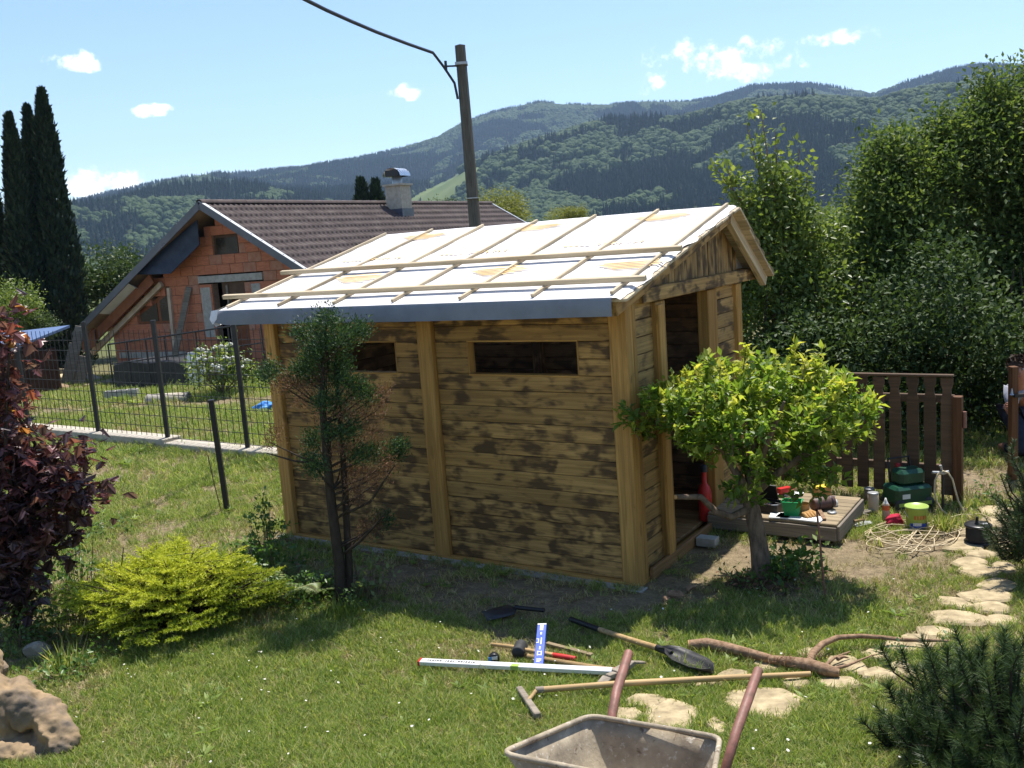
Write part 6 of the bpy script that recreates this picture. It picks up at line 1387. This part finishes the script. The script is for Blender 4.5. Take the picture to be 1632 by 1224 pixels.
# ------------------------------------------------------------------ person kneeling behind the gate post
def skin_mesh(name, joints, edges, mat, parent, sub=2):
    me = bpy.data.meshes.new(name); me.from_pydata([j[0] for j in joints], edges, []); o = bpy.data.objects.new(name, me); COL.objects.link(o)
    md = o.modifiers.new('s', 'SKIN'); sv = me.skin_vertices[0].data
    for k, j in enumerate(joints): r = j[1]; sv[k].radius = r if isinstance(r, tuple) else (r, r); sv[k].use_root = (k == 0)
    md.use_smooth_shade = True; s2 = o.modifiers.new('d', 'SUBSURF'); s2.levels = s2.render_levels = sub
    dg = bpy.context.evaluated_depsgraph_get(); nm = bpy.data.meshes.new_from_object(o.evaluated_get(dg)); bpy.data.objects.remove(o)
    nm.name = name; nm.materials.clear(); nm.materials.append(MATS[mat])
    for p in nm.polygons: p.use_smooth = True
    return link(name, nm, parent)
def person():
    hd = at(1623, 588, 9.1); g = float(gz(hd.x, 9.3)); base = V(hd.x+.17, 9.30, g); t = empty('person', base, 'person with curly brown hair and grey shirt kneeling behind the gate post', 'person')
    H = hd-base; hz = H.z                                       # head centre above ground
    pel = V(.05, .16, .46); ch = V(.02, .04, hz-.34); nk = V(-.10, -.09, hz-.165); he = V(H.x, H.y, hz)
    J = [(pel, (.14, .11)), (V(.04, .12, .58), (.135, .10)), (ch, (.155, .11)), (nk, .055), (he+V(0, 0, -.03), (.078, .085)), (he+V(0, 0, .055), (.078, .088)),
         (V(.20, .07, hz-.245), .062), (V(.29, -.04, hz-.46), .045), (V(.20, -.20, hz-.55), .035), (V(-.13, .0, hz-.26), .058), (V(-.20, -.16, hz-.46), .042), (V(at(1606, 650, 8.80).x-base.x, 8.80-base.y, at(1606, 650, 8.80).z-base.z), .032),
         (V(.14, .12, .40), .095), (V(.16, -.20, .09), .065), (V(.17, .18, .06), .05), (V(.17, .32, .04), .035), (V(-.06, .12, .40), .095), (V(-.10, -.22, .09), .065), (V(-.09, .16, .06), .05), (V(-.09, .30, .04), .035)]
    E_ = [(0, 1), (1, 2), (2, 3), (3, 4), (4, 5), (2, 6), (6, 7), (7, 8), (2, 9), (9, 10), (10, 11), (0, 12), (12, 13), (13, 14), (14, 15), (0, 16), (16, 17), (17, 18), (18, 19)]
    body = skin_mesh('body', J, E_, 'skin', t)
    grow = lambda r, q: tuple(x+q for x in r) if isinstance(r, tuple) else r+q
    sj = [(J[k][0], grow(J[k][1], .014)) for k in (1, 2, 6, 7, 9, 10)]; sj[3] = (J[6][0].lerp(J[7][0], .65), .066); sj[5] = (J[9][0].lerp(J[10][0], .65), .066)
    skin_mesh('shirt', [sj[0], sj[1], (nk+V(0, .01, -.045), .075), sj[2], sj[3], sj[4], sj[5]], [(0, 1), (1, 2), (1, 3), (3, 4), (1, 5), (5, 6)], 'shirt', t)
    skin_mesh('trousers', [(J[0][0], (.155, .125))]+[(J[k][0], grow(J[k][1], .014)) for k in (12, 13, 14, 16, 17, 18)], [(0, 1), (1, 2), (2, 3), (0, 4), (4, 5), (5, 6)], 'trousers', t)
    # face, facing the camera and slightly left
    fdir = V(-.35, -.93, -.12).normalized(); sd = fdir.cross(V(0, 0, 1)).normalized(); up = sd.cross(fdir); fc = he+V(0, 0, .0)
    m = MB(); m.tube([fc+fdir*.082+up*.02, fc+fdir*.108-up*.012, fc+fdir*.088-up*.028], [.010, .016, .008], 8); m.build('nose', 'skin', t)
    for s in (-1, 1):
        m = MB(); m.lathe(fc+fdir*.078+sd*s*.032+up*.018, [(0, -.012), (.012, 0), (0, .012)], 10, fdir); m.build('eye', 'eye_white', t); m = MB(); m.tube([fc+fdir*.086+sd*s*.018+up*.040, fc+fdir*.083+sd*s*.048+up*.040], .005, 6); m.build('eyebrow', 'hair', t)
        m = MB(); m.lathe(fc+sd*s*.084+up*.0, [(0, -.012), (.022, -.006), (.028, .004), (.012, .01)], 10, sd*s); m.build('ear', 'skin', t)
    m = MB(); m.tube([fc+fdir*.080-sd*.022-up*.05, fc+fdir*.090-up*.052, fc+fdir*.080+sd*.022-up*.05], [.004, .007, .004], 6); m.build('mouth', 'lips', t)
    d = rdir(900); d = d[(d@np.array(up) > -.05) | (d@np.array(fdir) < -.25)]; d = d[~((d@np.array(fdir) > .25) & (d@np.array(up) < .55))]; c0 = np.array(he+up*.035); P = c0+d*np.array([.092, .098, .10]); n = len(P)
    v, f, r = leaves(P-d*.01, d*.5+rdir(n)*.8, d, rng.uniform(.03, .05, n), .028, rng.random(n)); hair = np_mesh('hair', v, f, 'hair', t)
    m = MB(); m.lathe(he+up*.03, [(.088*math.cos(a), .095*math.sin(a)) for a in np.linspace(-.1, 1.57, 9)], 16, (up-fdir*.35).normalized()); m.build('hair_cap', 'hair', t)
    # hands: palm and five bent fingers each; the left one closes round the post
    def hand(w, el, grip, nm):
        ax = (w-el).normalized(); pn = ax.cross(V(0, 0, 1)).normalized(); pz = pn.cross(ax); m = []
        J2 = [(w, (.028, .02)), (w+ax*.05, (.036, .016)), (w+ax*.085, (.036, .014))]; E2 = [(0, 1), (1, 2)]
        for k, (o, ln) in enumerate(((-.030, .062), (-.010, .075), (.010, .07), (.028, .055))):
            q = w+ax*.085+pz*o; a = len(J2); c = pn*(-1 if grip else -.4); J2 += [(q, .010), (q+ax*ln*.45+c*.01, .0095), (q+ax*ln*.70+c*.03, .0085), (q+ax*ln*.75+c*.05, .0075)]; E2 += [(2, a), (a, a+1), (a+1, a+2), (a+2, a+3)]
        a = len(J2); q = w+ax*.03-pz*.034; J2 += [(q, .012), (q-pz*.022+ax*.02-pn*.01, .011), (q-pz*.03+ax*.045-pn*.025, .009)]; E2 += [(1, a), (a, a+1), (a+1, a+2)]
        return skin_mesh(nm, J2, E2, 'skin', body, 1)
    hand(J[11][0], J[10][0], True, 'hand'); hand(J[8][0], J[7][0], False, 'hand')
person()

# ------------------------------------------------------------------ neighbour's yard clutter beyond the fence
def yard():
    # blue-roofed hut
    a = at(10, 560, 23); g = float(gz(a.x, 23)); t = empty('garden_hut', (a.x, 23, g), 'low dark hut with a blue roof at the left behind the wire fence', 'hut', -.15)
    for y in (-.6, .6): MB().box((-.4, y, .55), (2.6, .06, 1.1)).build('wall', 'hut_wall', t)
    for x in (-1.7, .9): MB().box((x, 0, .55), (.06, 1.14, 1.1)).build('wall', 'hut_wall', t)
    m = MB(); m.prism([V(-2.0, -1.0, 1.12), V(1.1, -1.0, 1.28), V(1.1, 1.0, 1.55), V(-2.0, 1.0, 1.40)], (0, 0, .06)); m.build('roof', 'blue_roof', t); m = MB(); m.bar((-2.0, -1.02, 1.14), (1.1, -1.02, 1.30), .03, .12); m.build('fascia', 'grey_metal', t)
    MB().box((.35, -.64, .42), (.26, .02, .18)).build('sign_panel', 'white_plastic', t)
    m = MB(); m.bar((-1.9, -.98, 0), (-1.9, -.98, 1.12), .06, .06); m.build('post', 'hut_wall', t); m = MB(); m.bar((1.0, -.98, 0), (1.0, -.98, 1.24), .06, .06); m.build('post', 'hut_wall', t)
    # long beam on blocks and sand heap
    a, b = gp(25, 606), gp(110, 604); tag(MB().bar(V(0, 0, .22), (b-a)*1.1+V(0, 0, .22), .14, .16).build('timber_beam', 'pallet_wood', None, .006, a), 'long pale timber beam in front of the blue-roofed hut', 'beam')
    boulder('sand_heap', gp(88, 610)+V(0, 0, .02), (.9, .5, .24), 'pale heap of sand behind the fence at the left', 'sand', 51, 4, .1, .6, 'sand heap'); boulder('rubble_heap', gp(138, 606)+V(0, 0, .02), (.5, .4, .2), 'rubble heap between the leaning boards and the ramp', 'pale_concrete', 52, 3, .1, 1.2, 'rubble'); boulder('field_stone', gp(98, 622)+V(0, 0, .06), (.26, .18, .14), 'pale boulder on the lawn beyond the wire fence', 'rock', 53, 3, .3)
    # leaning weathered boards
    b = gp(108, 615); tp = at(128, 520, b.y+.4)
    for k, (dx, w, s, lab) in enumerate(((0, .26, 1.0, 'tall weathered board leaning upright behind the fence'), (.28, .30, .48, 'short broken board leaning beside the tall weathered one'), (-.16, .16, .72, 'narrow grey board leaning left of the tall weathered one'))):
        p = b+V(dx, .05*k, 0); d = (tp-b)*s; tag(MB().bar(V(0, 0, 0), d, w, .05, V(0, 1, 0)).build('weathered_board', 'grey_wood', None, .01, p), lab, 'board')
    # ramp of grey planks, dark tarpaulin-covered pile, railing
    p0, p1 = gp(135, 616), gp(215, 607); q1 = at(400, 583, p1.y+.6); t = empty('plank_ramp', p0, 'grey plank ramp rising to the right across the house front', 'ramp')
    d = (q1-p0); sd = V(.25, .95, 0)
    for k in range(4): m = MB(); o = sd*(.28*k); m.bar(o+V(0, 0, .03), o+d+V(0, 0, .02), .25, .04); m.build('plank', 'grey_wood', t, .004)
    for u in (.55, .9): m = MB(); c = d*u; m.box(V(c.x, c.y+.4, c.z/2-.1), (.2, .9, max(.1, c.z-.05))); m.build('support', 'concrete', t)
    a = gp(255, 600); b = V(-9.0, 21.6, 0); c = at(258, 582, 21.5); g = float(gz(c.x, 21.5)); t = empty('covered_pile', (c.x, 21.5, g), 'building material under a black tarpaulin before the brick house', 'covered pile', -.45)
    m = MB(); q = [(-1.15, 0), (-1.1, .62), (-.6, .70), (0, .66), (.6, .70), (1.1, .62), (1.2, 0)]; m.prism([V(x, -.4, z) for x, z in q], (0, .8, 0)); m.build('tarpaulin', 'tarp_black', t, .03); MB().box((0, 0, .04), (2.5, .9, .08)).build('pallet', 'pallet_wood', t)
    t = empty('steel_railing', gp(170, 600), 'thin dark steel railing in front of the brick house', 'railing'); o = t.location; pts = [(172, 549, 21.2), (255, 537, 21.0), (415, 513, 20.4)]; W_ = [at(*q)-o for q in pts]
    m = MB(); m.tube(W_, .022, 6); m.build('top_rail', 'dark_metal', t)
    for u in (0, .18, .36, .52, .68, .84, 1.0): p = (W_[0].lerp(W_[1], u*2) if u < .5 else W_[1].lerp(W_[2], u*2-1)); m = MB(); m.tube([p, V(p.x, p.y, 0)], .018, 6); m.build('baluster', 'dark_metal', t)
    m = MB(); m.tube([p+V(0, 0, -.45) for p in W_], .016, 6); m.build('middle_rail', 'dark_metal', t)
    hw = lambda a_, b_, z_: V(*(HA*np.array([1, 1, 0])+HAx*a_+HB*b_))+V(0, 0, z_)
    b = hw(-1.75, -.05, -.45); d = hw(-1.25, .53, 1.95)-b; tag(MB().bar(V(0, 0, 0), d, .16, .035, V(0, 1, 0)).build('scaffold_board', 'grey_wood', None, .004, b), 'long grey scaffold board leaning on the clay-block gable', 'board')
    t = empty('plastic_drum', at(313, 584, 20.6), 'white plastic drum beside the black covered pile', 'drum'); t.location.z = gz(t.location.x, 20.6); zt = at(313, 563, 20.6).z-t.location.z; m = MB(); m.lathe(V(0, 0, 0), [(0, 0), (.17, 0), (.18, zt*.3), (.18, zt*.9), (.15, zt)], 16); m.build('body', 'white_plastic', t); m = MB(); m.lathe(V(0, 0, zt), [(.155, 0), (.155, .03), (0, .035)], 16); m.build('lid', 'grey_metal', t)
    # half round concrete pipe, perforated block, blue bag
    a, b = gp(236, 640), gp(302, 636); d = b-a; sd = V(-d.y, d.x, 0).normalized(); m = MB(); vs = []
    for e in (0, 1):
        for rr in (.14, .11):
            for k in range(9): an = math.pi*k/8; vs.append(d*e+sd*rr*math.cos(an)+V(0, 0, rr*math.sin(an)))
    fs = [(k, k+1, k+19, k+18) for k in range(8)]+[(k+9, k+27, k+28, k+10) for k in range(8)]+[(k, k+9, k+10, k+1) for k in range(8)]+[(k+18, k+19, k+28, k+27) for k in range(8)]; m.add(vs, fs, True); tag(m.build('half_pipe', 'pale_concrete', None, 0, a), 'half-round concrete channel piece lying on the neighbour lawn', 'pipe')
    b = gp(195, 636); t = empty('hollow_block', b, 'grey hollow concrete block on the neighbour lawn', 'block', .1)
    MB().box((0, -.085, .09), (.62, .03, .18)).build('face_shell', 'concrete', t); MB().box((0, .085, .09), (.62, .03, .18)).build('face_shell', 'concrete', t)
    for x in (-.295, -.1, .1, .295): MB().box((x, 0, .09), (.03, .14, .18)).build('web', 'concrete', t)
    boulder('plastic_bag', gp(420, 655)+V(0, 0, .06), (.24, .16, .13), 'crumpled bright blue plastic sheet beyond the fence', 'blue_plastic', 61, 4, .3, 1.8, 'plastic sheet')
yard()

# ------------------------------------------------------------------ lawn: grass blades and daisies (stuff)
def tuft(seed, n, h, rad, mat, lean=.45):
    r = np.random.default_rng(seed); vs, fs, rn = [], [], []
    for k in range(n):
        a = r.uniform(0, 6.283); q = rad*math.sqrt(r.random()); p = np.array([q*math.cos(a), q*math.sin(a), -.004]); hh = h*r.uniform(.45, 1.15); d = np.array([r.normal()*lean, r.normal()*lean, 1.]); d /= np.linalg.norm(d)
        b = r.uniform(0, 6.283); s = np.array([math.cos(b), math.sin(b), 0])*r.uniform(.0016, .0030); mid = p+d*hh*.55; tip = p+d*hh+np.array([d[0], d[1], -.25])*hh*.35; o = len(vs)
        vs += [p-s, p+s, mid+s*.8, mid-s*.8, tip]; fs += [(o, o+1, o+2), (o, o+2, o+3), (o+3, o+2, o+4)]; rn += [r.random()]*5
    return np_mesh('grass_tuft', np.array(vs), np.array(fs), mat, False, np.array(rn))
def rosette(seed):
    r = np.random.default_rng(seed); n = 11; a = r.uniform(0, 6.283, n); D = np.stack([np.cos(a), np.sin(a), r.uniform(.25, .8, n)], -1); P = np.zeros((n, 3)); P[:, 2] = .004; l = r.uniform(.05, .10, n)
    v, f, rr = leaves(P, D, np.tile([0, 0, 1.], (n, 1)), l*.8, l*.26, r.random(n)*.5); return np_mesh('weed_rosette', v, f, 'grass_blade', False, rr)
def in_shed(x, y, m=.0):
    c, s = math.cos(SYAW), math.sin(SYAW); dx, dy = x-SX, y-SY; lx = dx*c-dy*s; ly = dx*s+dy*c
    return (lx > -SL-m) & (lx < m) & (ly > -m) & (ly < SW+m)
def lawn():
    def scatter(n, x0, x1, y0, y1): return rng.uniform(x0, x1, n), rng.uniform(y0, y1, n)
    spots = [gp(1110, 905), gp(1180, 880), gp(1060, 945)]
    dry = [(gp(1230, 880), .55, .30), (gp(1330, 880), .65, .35), (gp(1430, 880), .6, .35), (gp(1500, 860), .4, .3), (gp(1130, 890), .32, .45), (gp(1085, 935), .25, .22), (gp(1380, 910), .3, .18), (gp(620, 915), .7, .28), (gp(760, 940), .8, .30), (gp(900, 960), .7, .28), (gp(1010, 960), .4, .2), (gp(1570, 770), .6, .5), (gp(1600, 850), .35, .6)]
    def dens(x, y):
        d = np.ones(x.shape)
        for p, rx, ry in dry: d *= 1-.92*np.exp(-(((x-p.x)/rx)**2+((y-p.y)/ry)**2)**1.5)
        d *= .55+.45*np.clip((fbm(x*1.1, y*1.1, 3, 31)-.36)/.2, 0, 1)
        d *= np.where((y > 14.6) & (np.abs(y-17.2-.35*(-6-x)*.3) < .35), .15, 1)
        d[in_shed(x, y, .04)] = 0
        for q in STONES: d[inpoly(x, y, q)] = 0
        return d
    src = [source('grass_tuft', tuft(k, 26, .058, .05, 'grass_blade')) for k in range(4)]+[source('grass_tuft', tuft(9, 22, .05, .05, 'grass_dry', .7)), source('grass_tuft', tuft(10, 34, .030, .05, 'herb_leaf', .9)), source('grass_tuft', rosette(1)), source('grass_tuft', rosette(2)), source('grass_tuft', tuft(12, 16, .10, .04, 'grass_blade', .35)), source('grass_tuft', tuft(13, 24, .045, .06, 'grass_dry', 1.1))]
    X, Y, S = [], [], []
    for n, x0, x1, y0, y1, s in ((20000, -3.2, 3.2, 2.7, 5.0, .85), (17000, -4.4, 4.6, 5.0, 7.4, 1.0), (12000, -6.5, 5.5, 7.4, 11, 1.35), (12000, -13, -.5, 11, 17, 1.9), (9000, -17, 1, 17, 27, 2.6), (5000, 1, 9, 9, 15, 1.9)):
        x, y = scatter(n, x0, x1, y0, y1); k = rng.random(n) < dens(x, y); X.append(x[k]); Y.append(y[k]); S.append(np.full(k.sum(), s))
    x, y, s = map(np.concatenate, (X, Y, S)); n = len(x); dn = dens(x, y)
    tallness = .62+.65*fbm(x*.9+3, y*.9, 3, 40)+.35*np.clip(vnoise(x*3, y*3, 8)-.55, 0, 1)
    sc = s*tallness*rng.uniform(.75, 1.25, n)
    p_dry = np.clip(.06+.9*(1-dn)+.5*np.clip(fbm(x*1.6, y*1.6, 3, 77)-.55, 0, 1)*2, 0, .85); u = rng.random(n); idx = np.where(u < p_dry, 4, np.where(u > .90, 5, rng.integers(0, 4, n)))
    u2 = rng.random(n); cl_ = vnoise(x*1.3+9, y*1.3, 61); idx = np.where(u2 < .006*(cl_ > .45), 6, np.where(u2 > 1-.005*(cl_ < .6), 7, idx)); idx = np.where((u2 > .3) & (u2 < .33), 8, idx); idx = np.where((u2 > .4) & (u2 < .4+.16*np.clip((vnoise(x*2.2, y*2.2, 71)-.6)*3, 0, 1)), 9, idx)
    o = instancer('lawn_grass', np.stack([x, y, gz(x, y)-.004], -1), np.stack([rng.normal(size=n)*.08, rng.normal(size=n)*.08, rng.uniform(0, 6.283, n)], -1), np.stack([sc, sc, sc*rng.uniform(.8, 1.15, n)], -1), idx, src)
    tag(o, 'short lawn grass with dry straw-coloured patches', 'grass')
    # daisies
    vs = [(0, 0, 0)]+[(.011*math.cos(a)*(1 if k % 2 else .6), .011*math.sin(a)*(1 if k % 2 else .6), .002) for k, a in enumerate(np.linspace(0, 6.283, 15)[:-1])]
    me = bpy.data.meshes.new('daisy'); me.from_pydata(vs, [], [(0, k+1, (k+1) % 14+1) for k in range(14)]); me.materials.append(MATS['flower_white'])
    n = 230; x = rng.uniform(-2.6, 2.6, n); y = rng.uniform(3.2, 6.4, n); k = (dens(x, y) > .5) & (vnoise(x*1.8, y*1.8, 55) > .42); x, y = x[k], y[k]; n = len(x)
    sc = rng.uniform(.45, .95, n); o = instancer('daisies', np.stack([x, y, gz(x, y)+rng.uniform(.035, .06, n)], -1), np.stack([rng.normal(size=n)*.35, rng.normal(size=n)*.35, rng.uniform(0, 6.283, n)], -1), np.stack([sc]*3, -1), np.zeros(n), [source('daisy', me)])
    tag(o, 'tiny white daisies scattered over the lawn', 'flowers')
lawn()
